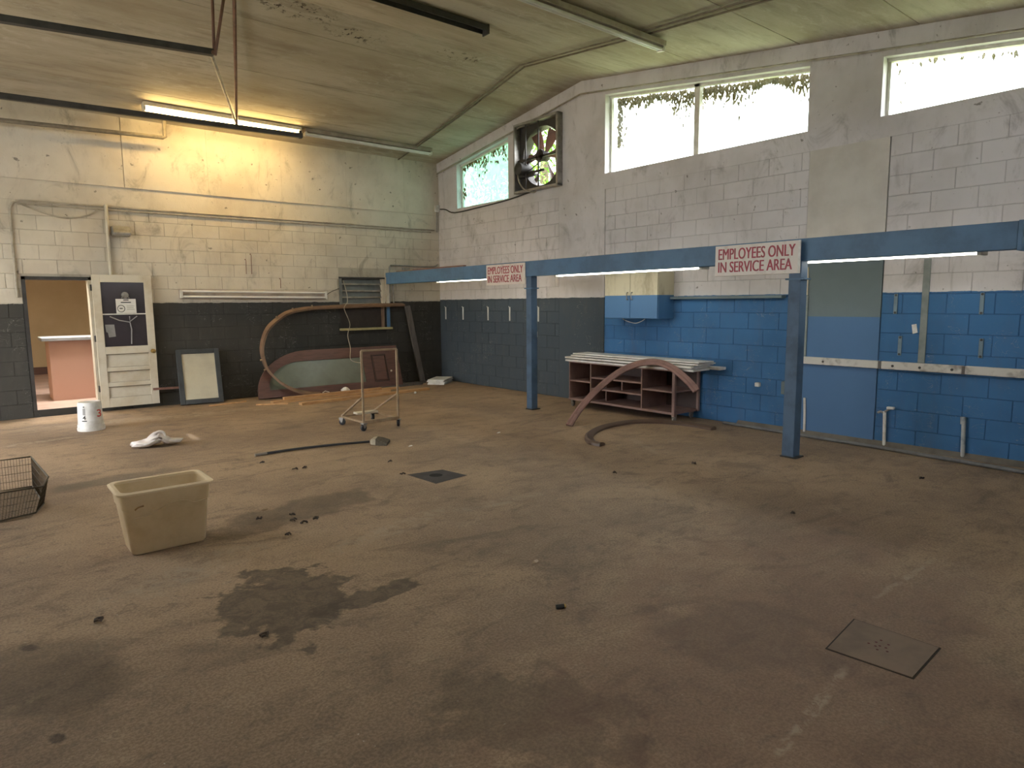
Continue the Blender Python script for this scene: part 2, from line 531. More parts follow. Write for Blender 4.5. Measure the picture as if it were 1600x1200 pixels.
M_pane = pane_material('dirty_window_glass', (0.94, 0.97, 0.96), 0.02)
M_panegreen = pane_material('frosted_green_glass', (0.42, 0.57, 0.52), 0.30)

# ------------------------------------------------------------------ floor, ceiling, walls
struct('floor', B().box(XL, 0.0, YF, 0.0, -0.12, 0.0), M_floor, 'stained brown concrete workshop floor')
g = struct('ground', B().box(-60, 60, -60, 60, -0.35, -0.15), M_grass, 'grass around the building')

roof = structroot('ceiling', (-5, YR, ZR), 'pitched ceiling of long beige panels with brown stains')
seams = [0.0, -1.03, -2.25, -3.47, YR, -4.92, -6.13, -7.55, -8.78, -10.0, -11.2, -12.4, YF]
for a, b_ in zip(seams[:-1], seams[1:]):
    y0, y1 = a-0.004, b_+0.004
    if a == YR: y0 = a
    if b_ == YR: y1 = b_
    pts = [(y0, zc(y0)), (y0, zc(y0)+0.06), (y1, zc(y1)+0.06), (y1, zc(y1))]
    obj('ceiling_panel', B().prism(pts, XL, 0.0, YZX), M_ceil, roof, bevel=0.003)
pts = [(0.35, zc(0.35)+0.05), (YR, ZR+0.05), (YF-0.35, zc(YF-0.35)+0.05), (YF-0.35, zc(YF-0.35)+0.2), (YR, ZR+0.2), (0.35, zc(0.35)+0.2)]
obj('roof_slab', B().prism(pts, XL-0.3, 0.45, YZX), M_plain, roof)

# ---- back wall
DOOR = (-6.94, -6.10, 0.0, 2.0)
SERV = (-2.21, -1.27, 1.12, 2.075)
ZL, ZT = 15*CB, 3.33                       # top of blockwork, underside of the upper band
wb = structroot('wall_back', (-5, 0.1, 0), 'back wall of painted concrete blocks, black below and off-white above')
core = B()
for x0, x1, z0, z1 in rects_minus(XL, 0.0, -0.12, ZL, [(DOOR[0], DOOR[1], -0.2, DOOR[3]), SERV]):
    core.box(x0, x1, 0.005, 0.2, z0, z1)
core.box(DOOR[0], DOOR[1], 0.0, 0.2, -0.12, 0.10)
obj('mortar_core', core, M_backm, wb)
obj('plaster_band', B().box(XL, 0, 0.0, 0.2, ZL, ZT+0.02), M_back, wb)
xs = [XL, -8.0, -5.58, -4.39, -3.2, -2.0, -0.8, 0.0]
for a, b_ in zip(xs[:-1], xs[1:]):
    obj('upper_panel', B().box(a+(0.004 if a == -5.58 else 0.0006), b_-(0.004 if b_ == -5.58 else 0.0006) if b_ < 0 else 0.0, -0.022, 0.2, ZT, ZE+0.02), M_back, wb, bevel=0.004 if -5.58 in (a, b_) else 0.0012)

MESHCACHE = {}
def block_row(parent, mat, a0, a1, z0, z1, off, holes, place, L=0.4064, joint=0.007):
    """one course of blocks as separate children"""
    n0 = math.floor((a0-off)/L)
    x = off + n0*L
    while x < a1-1e-6:
        s, e = max(x, a0), min(x+L, a1)
        x += L
        if e-s < 0.03:
            continue
        cuts = [(s, e)]
        for h in holes:
            if h[2] < z1-0.02 and h[3] > z0+0.02:
                nc = []
                for s_, e_ in cuts:
                    if h[1] <= s_ or h[0] >= e_: nc.append((s_, e_)); continue
                    if h[0] > s_+0.03: nc.append((s_, h[0]))
                    if h[1] < e_-0.03: nc.append((h[1], e_))
                cuts = nc
        for s_, e_ in cuts:
            w, hh = round(e_-s_-joint, 3), round(z1-z0-joint, 3)
            key = (w, hh, id(mat), place.__name__)
            if key not in MESHCACHE:
                ch, d = 0.003, 0.03
                loops = [(0.0, d), (0.0, ch), (ch, 0.0)]
                bb = B(); vs = []
                for ins, dep in loops:
                    for (sa, sz) in ((-1, -1), (1, -1), (1, 1), (-1, 1)):
                        vs.append(place(sa*(w/2-ins), sz*(hh/2-ins), dep))
                fs = [(8, 9, 10, 11)]
                for l in range(2):
                    for k in range(4):
                        fs.append((l*4+k, l*4+(k+1) % 4, (l+1)*4+(k+1) % 4, (l+1)*4+k))
                bb.add(vs, fs)
                MESHCACHE[key] = bb.mesh('block')
            o = obj('block', MESHCACHE[key], mat, parent)
            c = place((s_+e_)/2, (z0+z1)/2, random.uniform(-0.0012, 0.0012))
            o.location = c
def place_back(a, z, dep): return Vector((a, dep, z))
def place_right(a, z, dep): return Vector((dep, a, z))
for k in range(15):
    block_row(wb, M_back, -7.42, 0.0, k*CB, (k+1)*CB, -0.2032*(k % 2), [DOOR, SERV], place_back)
wbf = B()
for k in range(15):
    x = -7.42
    i = 0
    while x > XL+0.05:
        w = min(0.4064 if i or k % 2 else 0.2032, x-XL); i += 1
        wbf.box(x-w+0.005, x-0.005, 0.0, 0.03, k*CB+0.005, (k+1)*CB-0.005); x -= w
tag(obj('remaining_blocks', wbf, M_back, wb), kind='stuff')

# ---- right wall
YA, YB, YC_, YD = -3.55, -4.56, -7.70, -8.56        # block zones and the smooth columns between
ZB = 16*CB
wr = structroot('wall_right', (0.1, -5, 0), 'right wall of painted concrete blocks with high windows, white above dark and blue')
core = B()
for a, b_ in ((0.2, YA), (YB, YC_), (YD, YF)):
    core.box(0.005, 0.2, b_, a, -0.12, ZB)
obj('mortar_core', core, M_rightm, wr)
obj('smooth_column', B().box(0.0, 0.2, YB+0.006, YA, -0.12, ZB), M_right, wr)
WIN1 = (-2.255, -0.67, 3.40); FAN = (-3.62, -2.55, 3.46); WIN2 = (-7.655, -4.545, 3.48); WIN3 = (-11.6, -8.44, 3.47)
OPEN = [(WIN1, 0.21), (FAN, None), (WIN2, 0.235), (WIN3, 0.245)]
up_ = B()
edges = [0.2, WIN1[1], WIN1[0], FAN[1], FAN[0], YR, WIN2[1], WIN2[0], WIN3[1], WIN3[0], YF]
def opening(y):
    for (o_, drop) in OPEN:
        if o_[0] < y < o_[1]: return o_, drop
    return None, None
def ztop_of(o_, drop, y):
    return 4.53 if drop is None else zc(y)-drop
for a, b_ in zip(edges[:-1], edges[1:]):
    o_, drop = opening((a+b_)/2)
    if o_ is None:
        up_.prism([(a, ZB), (a, zc(a)+0.02), (b_, zc(b_)+0.02), (b_, ZB)], 0.0, 0.2, YZX)
    else:
        up_.box(0.0, 0.2, b_, a, ZB, o_[2])
        up_.prism([(a, ztop_of(o_, drop, a)), (a, zc(a)+0.02), (b_, zc(b_)+0.02), (b_, ztop_of(o_, drop, b_))], 0.0, 0.2, YZX)
obj('upper_plaster', up_, M_right, wr)

# column with the slate patch
mt, nt, bs = newmat('patched_column_paint')
p = posnode(nt); sx = nd(nt, 'ShaderNodeSeparateXYZ'); nt.links.new(p, sx.inputs[0])
n1 = noise(nt, p, 1.5, 5); n2 = noise(nt, p, 6, 4)
wht = mixc(nt, ramp(nt, n1, 0.4, 0.7), (0.60, 0.575, 0.535), (0.49, 0.465, 0.425))
c = mixc(nt, math2(nt, 'LESS_THAN', sx.outputs[2], 2.0), wht, mixc(nt, n2, (0.135, 0.18, 0.195), (0.11, 0.15, 0.165)))
c = mixc(nt, math2(nt, 'LESS_THAN', sx.outputs[2], 1.385), c, mixc(nt, n1, (0.068, 0.165, 0.33), (0.055, 0.135, 0.27)))
nt.links.new(c, bs.inputs['Base Color']); setin(bs, Roughness=0.65)
obj('smooth_column', B().box(-0.004, 0.2, YD+0.008, YC_, -0.12, ZB), mt, wr)
for k in range(16):
    z0, z1 = k*CB, (k+1)*CB
    off = 0.2032*(k % 2)
    block_row(wr, M_right, YA, 0.0, z0, z1, -off, [], place_right)
    block_row(wr, M_right, YC_, YB, z0, z1, YB-off, [], place_right)
    block_row(wr, M_right, -9.98, YD, z0, z1, YD-off, [], place_right)
wrf = B()
for k in range(16):
    y = -9.98; i = 0
    while y > YF+0.05:
        w = min(0.4064 if i or k % 2 else 0.2032, y-YF); i += 1
        wrf.box(0.0, 0.03, y-w+0.005, y-0.005, k*CB+0.005, (k+1)*CB-0.005); y -= w
tag(obj('remaining_blocks', wrf, M_right, wr), kind='stuff')

# raked beam under the ceiling along the right wall
tr = B()
for a, b_ in ((0.0, YR), (YR, YF)):
    tr.prism([(a, zc(a)-0.17), (a, zc(a)+0.01), (b_, zc(b_)+0.01), (b_, zc(b_)-0.17)], -0.035, 0.0, YZX)
struct('trim_1', tr, M_right, 'raked concrete band below the ceiling on the right wall')

# left wall with bay and window added for daylight; front wall behind the camera
lw = B()
LW = [(-3.85, -1.15, 0.0), (-7.6, -4.5, 3.45)]
ed = [0.2, LW[0][1], LW[0][0], YR, LW[1][1], LW[1][0], YF]
for a, b_ in zip(ed[:-1], ed[1:]):
    hit = [w for w in LW if w[0] < (a+b_)/2 < w[1]]
    if not hit:
        lw.prism([(a, -0.1), (a, zc(a)+0.02), (b_, zc(b_)+0.02), (b_, -0.1)], XL-0.2, XL, YZX)
    elif hit[0][2] < 1:
        lw.prism([(a, 2.7), (a, zc(a)+0.02), (b_, zc(b_)+0.02), (b_, 2.7)], XL-0.2, XL, YZX)
    else:
        lw.box(XL-0.2, XL, b_, a, -0.1, hit[0][2])
        lw.prism([(a, zc(a)-0.24), (a, zc(a)+0.02), (b_, zc(b_)+0.02), (b_, zc(b_)-0.24)], XL-0.2, XL, YZX)
struct('wall_left', lw, M_plain, 'left wall with an open vehicle bay and a high window, both added for daylight')
struct('added_slab', B().box(XL-14, XL, -16, 4, -0.15, -0.06), simple('added_slab_concrete', (0.42, 0.40, 0.36), 0.85), 'concrete slab outside the bay, added to keep bounced daylight neutral')  # unseen slab put in so light bounced through the bay is not green
fwb = B()  # front wall; its two high windows are added for fill daylight
for x0, x1, z0, z1 in rects_minus(XL-0.2, 0.2, -0.1, zc(YF)+0.02, [(-9.2, -5.4, 2.95, 3.35), (-4.6, -1.0, 2.95, 3.35)]):
    fwb.box(x0, x1, YF-0.2, YF, z0, z1)
struct('wall_front', fwb, M_plain, 'wall behind the viewer with two windows added for fill daylight')

# ------------------------------------------------------------------ windows of the right wall
def win(name, o_, drop, label, pane, mull=None, frame=0.035):
    y0, y1, zb = o_
    top = lambda y: zc(y)-drop
    root = structroot(name, (0.14, (y0+y1)/2, zb), label)
    fx0, fx1 = 0.11, 0.16
    obj('frame_bottom', B().box(fx0, fx1, y0, y1, zb, zb+frame*0.6), M_white, root)
    for ya, yb in ((y1-frame, y1), (y0, y0+frame)):
        obj('frame_side', B().prism([(ya, zb), (yb, zb), (yb, top(yb)), (ya, top(ya))], fx0, fx1, YZX), M_white, root)
    obj('frame_top', B().prism([(y0, top(y0)-frame), (y1, top(y1)-frame), (y1, top(y1)), (y0, top(y0))], fx0-0.02, fx1, YZX), M_white, root)
    cuts = [y1-frame, y0+frame]
    if mull:
        obj('mullion', B().prism([(mull-0.04, zb), (mull+0.04, zb), (mull+0.04, top(mull)), (mull-0.04, top(mull))], fx0-0.02, fx1, YZX), M_white, root)
        cuts = [y1-frame, mull, y0+frame]
    for a, b_ in zip(cuts[:-1], cuts[1:]):
        obj('pane', B().prism([(b_, zb), (a, zb), (a, top(a)), (b_, top(b_))], 0.135, 0.139, YZX), pane, root)
    return root
win('window_1', WIN1, 0.21, 'small frosted window with pale green glass beside the fan', M_panegreen)
win('window_2', WIN2, 0.235, 'wide two-pane high window with white frame', M_pane, -6.09)
win('window_3', WIN3, 0.245, 'high window at the right edge with white frame', M_pane, -10.0)

def hanging_leaves(name, o_, drop, n, depth, mat, label, seed, xr=(0.21, 0.26)):
    rnd = random.Random(seed); bb = B()
    for i in range(n):
        y = rnd.uniform(o_[0]+0.04, o_[1]-0.04)
        edge = min((o_[1]-y)/0.25, 1.0)
        d = abs(rnd.gauss(0, depth)) * (1+0.8*math.sin(y*5.1)*math.sin(y*2.3+seed))
        if rnd.random() < 0.14: y = o_[1]-0.05-abs(rnd.gauss(0, 0.05)); d = rnd.uniform(0, 0.7)
        z = zc(y)-drop-0.03-d
        if z < o_[2]+0.05: continue
        x = rnd.uniform(*xr); s = rnd.uniform(0.018, 0.04)
        a = rnd.uniform(-0.6, 0.6); t = rnd.uniform(-0.7, 0.7)
        M = Matrix.Translation((x, y, z)) @ Matrix.Rotation(t, 4, 'Z') @ Matrix.Rotation(a, 4, 'X')
        vs = [M @ Vector(v) for v in ((0, 0, 0.9*s), (0.15*s, 0.5*s, 0.1*s), (0.1*s, 0.25*s, -0.8*s), (0, 0, -1.5*s), (0.1*s, -0.3*s, -0.8*s), (0.15*s, -0.5*s, 0.1*s))]
        bb.add(vs, [(0, 1, 2, 3), (0, 3, 4, 5)])
    o = obj(name, bb, mat)
    return tag(o, label, 'leaves', None, 'stuff')
hanging_leaves('vine_leaves', WIN1, 0.21, 220, 0.11, M_dryleaf, 'dry vine leaves hanging at the glass of the small frosted window', 1, (0.118, 0.130))
hanging_leaves('vine_leaves', WIN2, 0.235, 1500, 0.085, M_dryleaf, 'dry vine leaves hanging outside the wide two-pane window', 2)
hanging_leaves('vine_leaves', WIN3, 0.245, 60, 0.03, M_dryleaf, 'few dry vine leaves at the top of the right-edge window', 3)

# trees outside
def tree(label, x, y, h, r, n, seed):
    rnd = random.Random(seed)
    t = thing('tree', label, 'tree', (x, y, -0.15), 'trees outside the right wall')
    obj('trunk', B().tube(catmull([(x, y, -0.15), (x+0.1, y+0.05, h*0.4), (x, y, h)], 3), [0.2]*3+[0.15]*3+[0.1], 8), M_bark, t, smooth=True)
    bb = B()
    for i in range(n):
        d = Vector((rnd.gauss(0, 1), rnd.gauss(0, 1), rnd.gauss(0, 1))).normalized()*r*rnd.uniform(0.25, 1.0)**0.5
        c_ = Vector((x, y, h)) + Vector((d.x, d.y, d.z*0.95))
        s = rnd.uniform(0.06, 0.13)
        M = Matrix.Translation(c_) @ Matrix.Rotation(rnd.uniform(0, 6.3), 4, 'Z') @ Matrix.Rotation(rnd.uniform(-1.2, 1.2), 4, 'X')
        bb.add([M @ Vector(v) for v in ((0, s, 0), (0.4*s, 0, 0.1*s), (0, -s, 0), (-0.4*s, 0, 0.1*s))], [(0, 1, 2, 3)])
    tag(obj('foliage', bb, M_leaf, t), kind='stuff')
tree('leafy green tree seen through the wall fan', 5.5, 2.9, 5.6, 2.0, 5200, 5)
tree('leafy green tree behind the small frosted window', 6.3, 8.4, 5.6, 2.2, 3500, 6)

# ------------------------------------------------------------------ wall fan
FY0, FY1, FZ0, FZ1 = -3.60, -2.55, 3.455, 4.535
fy, fz = -3.11, 3.985
fan = thing('exhaust_fan', 'large square wall exhaust fan with rusty blades between the high windows', 'fan', (0.0, fy, FZ0))
outl = B()
NSEG = 40
R0 = 0.475
vs = []; fs = []
sq = []
angs = sorted([2*PI*k/NSEG for k in range(NSEG)] + [math.atan2(zz-fz, yy-fy) % (2*PI) for yy in (FY0, FY1) for zz in (FZ0, FZ1)])
NSEG = len(angs)
for a in angs:
    ca, sa = math.cos(a), math.sin(a)
    ty = ((FY1-fy) if ca > 0 else (fy-FY0))/max(abs(ca), 1e-6)
    tz = ((FZ1-fz) if sa > 0 else (fz-FZ0))/max(abs(sa), 1e-6)
    t = min(ty, tz)
    for x, (yy, zz) in ((0.02, (fy+ca*t, fz+sa*t)), (0.02, (fy+R0*ca, fz+R0*sa)), (0.16, (fy+(R0-0.03)*ca, fz+(R0-0.03)*sa))):
        vs.append((x, yy, zz))
for k in range(NSEG):
    j = (k+1) % NSEG
    fs += [(k*3, j*3, j*3+1, k*3+1), (k*3+1, j*3+1, j*3+2, k*3+2)]
outl.add(vs, fs)
obj('venturi_plate', outl, M_dark, fan, smooth=True)
for ya, yb in ((FY0-0.03, FY0+0.012), (FY1-0.012, FY1+0.02)):
    obj('housing_side', B().box(-0.11, 0.06, ya, yb, FZ0-0.02, FZ1+0.02), M_gal, fan, bevel=0.004)
for za, zb in ((FZ0-0.03, FZ0+0.01), (FZ1-0.01, FZ1+0.03)):
    obj('housing_rail', B().box(-0.11, 0.06, FY0-0.03, FY1+0.02, za, zb), M_gal, fan, bevel=0.004)
for k in range(6):
    a0 = math.radians(62 + 60*k)
    bl = B(); loops = []
    for r_, w_, tw in ((0.08, 0.05, 0.9), (0.2, 0.12, 0.7), (0.33, 0.17, 0.55), (0.44, 0.19, 0.45)):
        e = Vector((0, math.cos(a0), math.sin(a0))); tg = Vector((0, -math.sin(a0), math.cos(a0)))
        cpt = Vector((0.09, fy, fz)) + e*r_
        wd = tg*math.cos(tw) + Vector((1, 0, 0))*math.sin(tw)
        nn = e.cross(wd).normalized()
        loops.append([cpt - wd*w_*0.5 - nn*0.003, cpt + wd*w_*0.5 - nn*0.003, cpt + wd*w_*0.5 + nn*0.003, cpt - wd*w_*0.5 + nn*0.003])
    obj('blade', bl.loft(loops), M_rust, fan)
obj('hub', B().lathe([(0.07, -0.02), (0.085, 0.0), (0.085, 0.1), (0.05, 0.14)], (0.04, fy, fz), 20, 'x'), M_dark, fan, smooth=True)
obj('pulley', B().lathe([(0.1, -0.03), (0.1, -0.02), (0.085, -0.012), (0.1, -0.004), (0.1, 0.006)], (0.0, fy, fz), 24, 'x'), M_dark, fan, smooth=True)
obj('support_arm', B().box(-0.03, 0.0, FY0, FY1, fz-0.035, fz+0.0).box(-0.03, 0.0, FY0+0.4, FY1, fz-0.26, fz-0.22), M_dark, fan)
obj('motor', B().lathe([(0.05, -0.17), (0.1, -0.15), (0.1, 0.1), (0.05, 0.12)], (-0.04, fy+0.36, fz-0.18), 20, 'x').box(-0.06, 0.02, fy+0.1, fy+0.5, fz-0.3, fz-0.27), M_dark, fan, smooth=True)
bel = [(-0.01, fy+0.1*math.sin(a), fz-0.1*math.cos(a)) for a in [0.35*PI*i/5-2.3 for i in range(6)]]
obj('drive_belt', B().tube([(-0.012, fy+0.02, fz+0.1), (-0.012, fy+0.33, fz-0.1), (-0.012, fy+0.38, fz-0.24), (-0.012, fy, fz-0.1), (-0.012, fy-0.1, fz)], 0.008, 6, closed=True), M_black, fan)
for yy in (fy+0.3, fy-0.02):
    obj('guard_rod', B().tube([(-0.07, yy, FZ0), (-0.07, yy, FZ1)], 0.013, 8), M_dark, fan)
obj('power_cable', B().tube(catmull([(-0.08, fy+0.42, fz-0.1), (-0.11, fy+0.46, fz-0.3), (-0.12, fy+0.30, FZ0+0.02), (-0.09, fy+0.08, FZ0-0.06), (-0.05, fy+0.06, FZ0-0.02)], 6), 0.012, 8), M_conduit, fan, smooth=True)

# ------------------------------------------------------------------ service shelf: beam, columns, tube lights, signs
BX0, BX1, BZ0, BZ1 = -1.25, -1.12, 1.95, 2.165
beam = thing('steel_beam', 'long blue painted steel beam running in front of the right wall', 'beam', (-1.18, -5, BZ0))
obj('beam_web', B().box(BX0, BX1, -10.02, -0.01, BZ0, BZ1), M_blue, beam, bevel=0.004)
obj('end_plate', B().box(BX0-0.005, BX1+0.02, -10.05, -10.02, BZ0-0.01, BZ1+0.005), M_blue, beam)
def column(x, y, w, label, box=False):
    M_colblue = simple('worn_blue_paint', (0.075, 0.135, 0.225), 0.6, c2=(0.05, 0.09, 0.15), scale=4)
    c_ = thing('steel_column', label, 'column', (x, y, 0), 'blue columns under the beam')
    obj('post', B().box(x-w/2, x+w/2, y-w/2, y+w/2, 0.012, BZ0), M_colblue, c_, bevel=0.004)
    obj('base_plate', B().box(x-w/2-0.012, x+w/2+0.03, y-w/2-0.03, y+w/2+0.012, 0.0, 0.014), M_dark, c_, bevel=0.003)
    obj('cap_plate', B().box(x-w/2-0.01, x+w/2+0.01, y-w/2-0.03, y+w/2+0.03, BZ0-0.18, BZ0-0.165), M_blue, c_)
    if box: obj('switch_box', B().box(x-0.035, x+0.035, y+w/2, y+w/2+0.05, 0.63, 0.76), M_slate, c_, bevel=0.004)
column(-1.175, -4.215, 0.115, 'blue steel column beside the farther employees sign')
column(-1.235, -8.265, 0.125, 'blue steel column under the nearer employees sign', True)

def tube_light(label, pts, lit, housing_mat, mat, n_tubes=2, up_v=(0, 0, 1), side=(0, 1, 0), group='tube lights', w=0.12, h=0.06, sep=0.05, cover=False):
    """batten from pts[0] to pts[1]; tubes hang on the side opposite up_v"""
    a, b_ = Vector(pts[0]), Vector(pts[1])
    d = (b_-a).normalized(); L = (b_-a).length
    u = Vector(up_v); s_ = Vector(side)
    M = mat_axes(a, d, s_, u)
    t = thing('tube_light', label, 'light', tuple(a), group)
    obj('housing', B().box(0, L, -w/2, w/2, -h, 0, M), housing_mat, t, bevel=0.005)
    for k in range(n_tubes):
        o_ = (k-(n_tubes-1)/2)*sep*1.0
        tb = B().tube([M @ Vector((0.03, o_, -h-0.03)), M @ Vector((L-0.03, o_, -h-0.03))], 0.019, 10)
        obj('tube', tb, mat, t, smooth=True)
    for xx in (0.0, L-0.035):
        obj('lampholder', B().box(xx, xx+0.035, -w/2+0.01, w/2-0.01, -h-0.055, -h, M), M_white, t, bevel=0.004)
    return t
sl = Vector((0, 0.14, 1)).normalized(); sidb = Vector((0, 1, -0.14)).normalized()
yl = -0.70
tube_light('lit warm ceiling tube light above the back wall', ((-5.40, yl, zc(yl)-0.005), (-3.10, yl, zc(yl)-0.005)), True, M_white, M_lit, 2, (0, 0.139, 0.990), (0, 0.990, -0.139), 'ceiling tube lights')
tube_light('unlit ceiling tube light next to the glowing one, near the corner', ((-3.04, yl, zc(yl)-0.005), (-0.60, yl, zc(yl)-0.005)), False, M_oldhousing, M_tubeoff, 2, (0, 0.139, 0.990), (0, 0.990, -0.139), 'ceiling tube lights')
yl = -6.43
tube_light('unlit ceiling tube light above the wide window, nearest the viewer', ((-3.5, yl, zc(yl)-0.03), (-1.07, yl, zc(yl)-0.03)), False, M_oldhousing, M_tubeoff, 2, (0, -0.136, 0.991), (0, 0.991, 0.136), 'ceiling tube lights')
tube_light('unlit double tube light mounted on the back wall above the black paint', ((-4.93, -0.0, 1.755), (-2.49, -0.0, 1.735)), False, M_oldhousing, M_tubeoff, 2, (0, 1, 0), (0, 0, 1), 'wall tube light', 0.15, 0.05, 0.085)
def shelf_light(label, ya, yb, zt=2.044):
    tube_light(label, ((-1.03, ya, zt), (-1.03, yb, zt)), True, M_white, M_litc, 1, (0, 0, 1), (1, 0, 0), 'lit tube lights behind the blue beam', 0.18, 0.06)
shelf_light('lit tube light behind the beam between nearer sign and right edge', -7.35, -9.75)
shelf_light('lit tube light behind the beam between the two signs', -4.62, -7.06)
shelf_light('lit tube light behind the beam left of the farther sign', -1.55, -3.95, 2.05)

def sign(label, y0, y1, z0, z1, tilt, xs_):
    s_ = thing('employees_sign', label, 'sign', (xs_, (y0+y1)/2, z0), 'employees only signs on the beam')
    M = mat_axes((xs_, y0, z0), (0, -1, 0), (0, 0, 1), (-1, 0, 0)) @ Matrix.Rotation(tilt, 4, 'Z')
    w, h = y0-y1, z1-z0
    obj('board', B().prism([(0, 0), (w, 0), (w, h), (0, h)], -0.011, 0.0, M), M_sign, s_, bevel=0.002)
    obj('edge_strip', B().prism([(w-0.02, 0), (w, 0), (w, h), (w-0.02, h)], 0.0, 0.003, M), M_whiteboard, s_)
    for txt, a0, a1, b0, b1 in (('EMPLOYEES ONLY', 0.045, 0.945, 0.54, 0.90), ('IN SERVICE AREA', 0.045, 0.915, 0.12, 0.47)):
        pv, pf = text_mesh(txt, 0.0)
        bb = B()
        for i_, sh in enumerate((-0.0038, 0.0, 0.0038)):      # three close passes give the heavy strokes
            bb.add([M @ Vector(((a0+(a1-a0)*x)*w+sh, (b0+(b1-b0)*y)*h, 0.0015+0.0003*i_)) for x, y in pv], pf)
        me = bpy.data.meshes.new('lettering'); me.from_pydata(bb.v, [], bb.f)
        tag(obj('lettering', me, M_red, s_), 'dark red capitals ' + txt)
    return s_
sign('white sign with red letters EMPLOYEES ONLY IN SERVICE AREA, farther one at the left column', -3.245, -4.175, 1.843, 2.150, 0.0, BX0-0.012)
sign('white sign with red letters EMPLOYEES ONLY IN SERVICE AREA, nearer one at the right column', -7.375, -8.318, 1.832, 2.148, 0.0, -1.312)

# loose boards lying on the beam
for lab, a, b_, mt_ in (('brown board lying on top of the beam by the corner', -1.0, -2.6, M_rust), ('tan board on top of the beam behind the brown one', -0.3, -1.9, M_frame)):
    x = -1.21 if mt_ is M_rust else -1.15
    tag(obj('loose_board', B().box(x-0.03, x+0.03, b_, a, BZ1, BZ1+0.025), mt_, bevel=0.002), lab, 'board', 'boards on the beam')

# ------------------------------------------------------------------ pipes, conduits, cables
def pipe(name, label, cat, pts, r, mat, group=None, n=8, smooth=True):
    return tag(obj(name, B().tube(pts, r, n), mat, smooth=smooth), label, cat, group)
def cz(x, y, d=0.02): return (x, y, zc(y)-d)
pipe('ceiling_conduit', 'metal conduit crossing the ceiling, wall-side one of a pair', 'conduit', [cz(-0.90, -0.03), cz(-0.93, -1.0), cz(-1.0, -2.2), (-1.17, YR, ZR-0.028), cz(-1.32, -6.1), cz(-1.50, -7.6), cz(-1.75, -10)], 0.012, M_cond2, 'pair of ceiling conduits')
pipe('ceiling_conduit', 'metal conduit crossing the ceiling, room-side one of a pair', 'conduit', [cz(-0.96, -0.8), cz(-1.02, -1.6), cz(-1.10, -2.6), (-1.26, YR, ZR-0.028), cz(-1.43, -6.1), cz(-1.62, -7.6), cz(-1.87, -10)], 0.011, M_cond2, 'pair of ceiling conduits')
pipe('wall_conduit', 'sloping conduit below the ceiling along the right wall', 'conduit', [(-0.045, -0.03, 4.14), (-0.05, -0.5, 4.2), (-0.05, -2.5, 4.50), (-0.05, YR, zc(YR)-0.19), (-0.05, -7.6, zc(-7.6)-0.19), (-0.05, -10.5, zc(-10.5)-0.19)], 0.012, M_conduit)
pipe('wall_conduit', 'upper of two long conduits across the back wall', 'conduit', [(-6.95, -0.016, 3.0), (-6.85, -0.016, 3.03), (-0.12, -0.016, 3.035)], 0.014, M_conduit, 'long conduits on the back wall')
pipe('wall_conduit', 'lower of two long conduits across the back wall', 'conduit', [(-6.9, -0.014, 2.985), (-0.2, -0.014, 2.99)], 0.013, M_conduit, 'long conduits on the back wall')
pipe('wall_conduit', 'vertical white conduit above the doorway ending at the long conduits', 'conduit', [(-5.85, -0.025, 2.03), (-5.845, -0.03, 3.06)], 0.024, M_cream)
pipe('wall_conduit', 'vertical conduit on the back wall left of the doorway', 'conduit', [(-7.0, -0.016, 1.7), (-6.99, -0.016, 2.92), (-6.95, -0.016, 3.0)], 0.016, M_conduit)
pipe('sagging_cable', 'loose cable sagging below the conduits above the doorway', 'cable', catmull([(-6.85, -0.02, 2.98), (-6.6, -0.03, 2.88), (-6.35, -0.035, 2.83), (-6.1, -0.03, 2.88), (-5.95, -0.02, 2.98)], 5), 0.012, M_conduit)
pipe('fan_cable', 'black cable from the corner box along the small window to the fan', 'cable', catmull([(-0.02, -0.10, 3.45), (-0.02, -0.3, 3.42), (-0.015, -0.6, 3.33), (-0.015, -1.4, 3.34), (-0.015, -2.2, 3.37), (-0.02, -2.8, 3.42), (-0.03, -3.0, 3.42)], 4), 0.012, M_dark)
tag(obj('junction_box', B().box(-0.11, -0.02, -0.08, -0.0215, 3.40, 3.53), M_whiteboard, bevel=0.004), 'white junction box high in the room corner', 'box')
pipe('wall_conduit', 'short conduit below the white corner junction box', 'conduit', [(-0.055, -0.03, 3.40), (-0.055, -0.015, 3.0)], 0.013, M_gal)
pipe('wall_conduit', 'conduit bending over the end of the blue beam by the louvred window', 'conduit', catmull([(-1.18, -0.02, 1.58), (-1.17, -0.02, 2.2), (-1.15, -0.02, 2.29), (-1.06, -0.02, 2.315), (-0.4, -0.02, 2.30), (-0.15, -0.02, 2.31), (-0.05, -0.02, 2.36)], 4), 0.014, M_gal)
pipe('wall_conduit', 'short twin conduit under the beam end by the louvred window', 'conduit', [(-1.09, -0.02, 1.56), (-1.10, -0.02, 1.94)], 0.012, M_gal)
tag(obj('outlet_box', B().box(-0.88, -0.73, -0.07, 0.0, 2.10, 2.27).box(-0.85, -0.76, -0.078, -0.07, 2.13, 2.18), M_gal, bevel=0.004), 'small grey outlet box on the back wall above the beam end', 'box')

# emergency lamp box above the door
el = thing('wall_lamp', 'grey wedge-shaped lamp box beside the white conduit over the door', 'lamp', (-5.68, 0, 2.6))
obj('lamp_housing', B().prism([(0, 2.62), (-0.20, 2.62), (-0.20, 2.655), (-0.10, 2.75), (0, 2.75)], -5.80, -5.57, YZX), M_gal, el, bevel=0.006)
obj('lens', B().box(-5.79, -5.58, -0.19, -0.02, 2.605, 2.62), M_conduit, el)

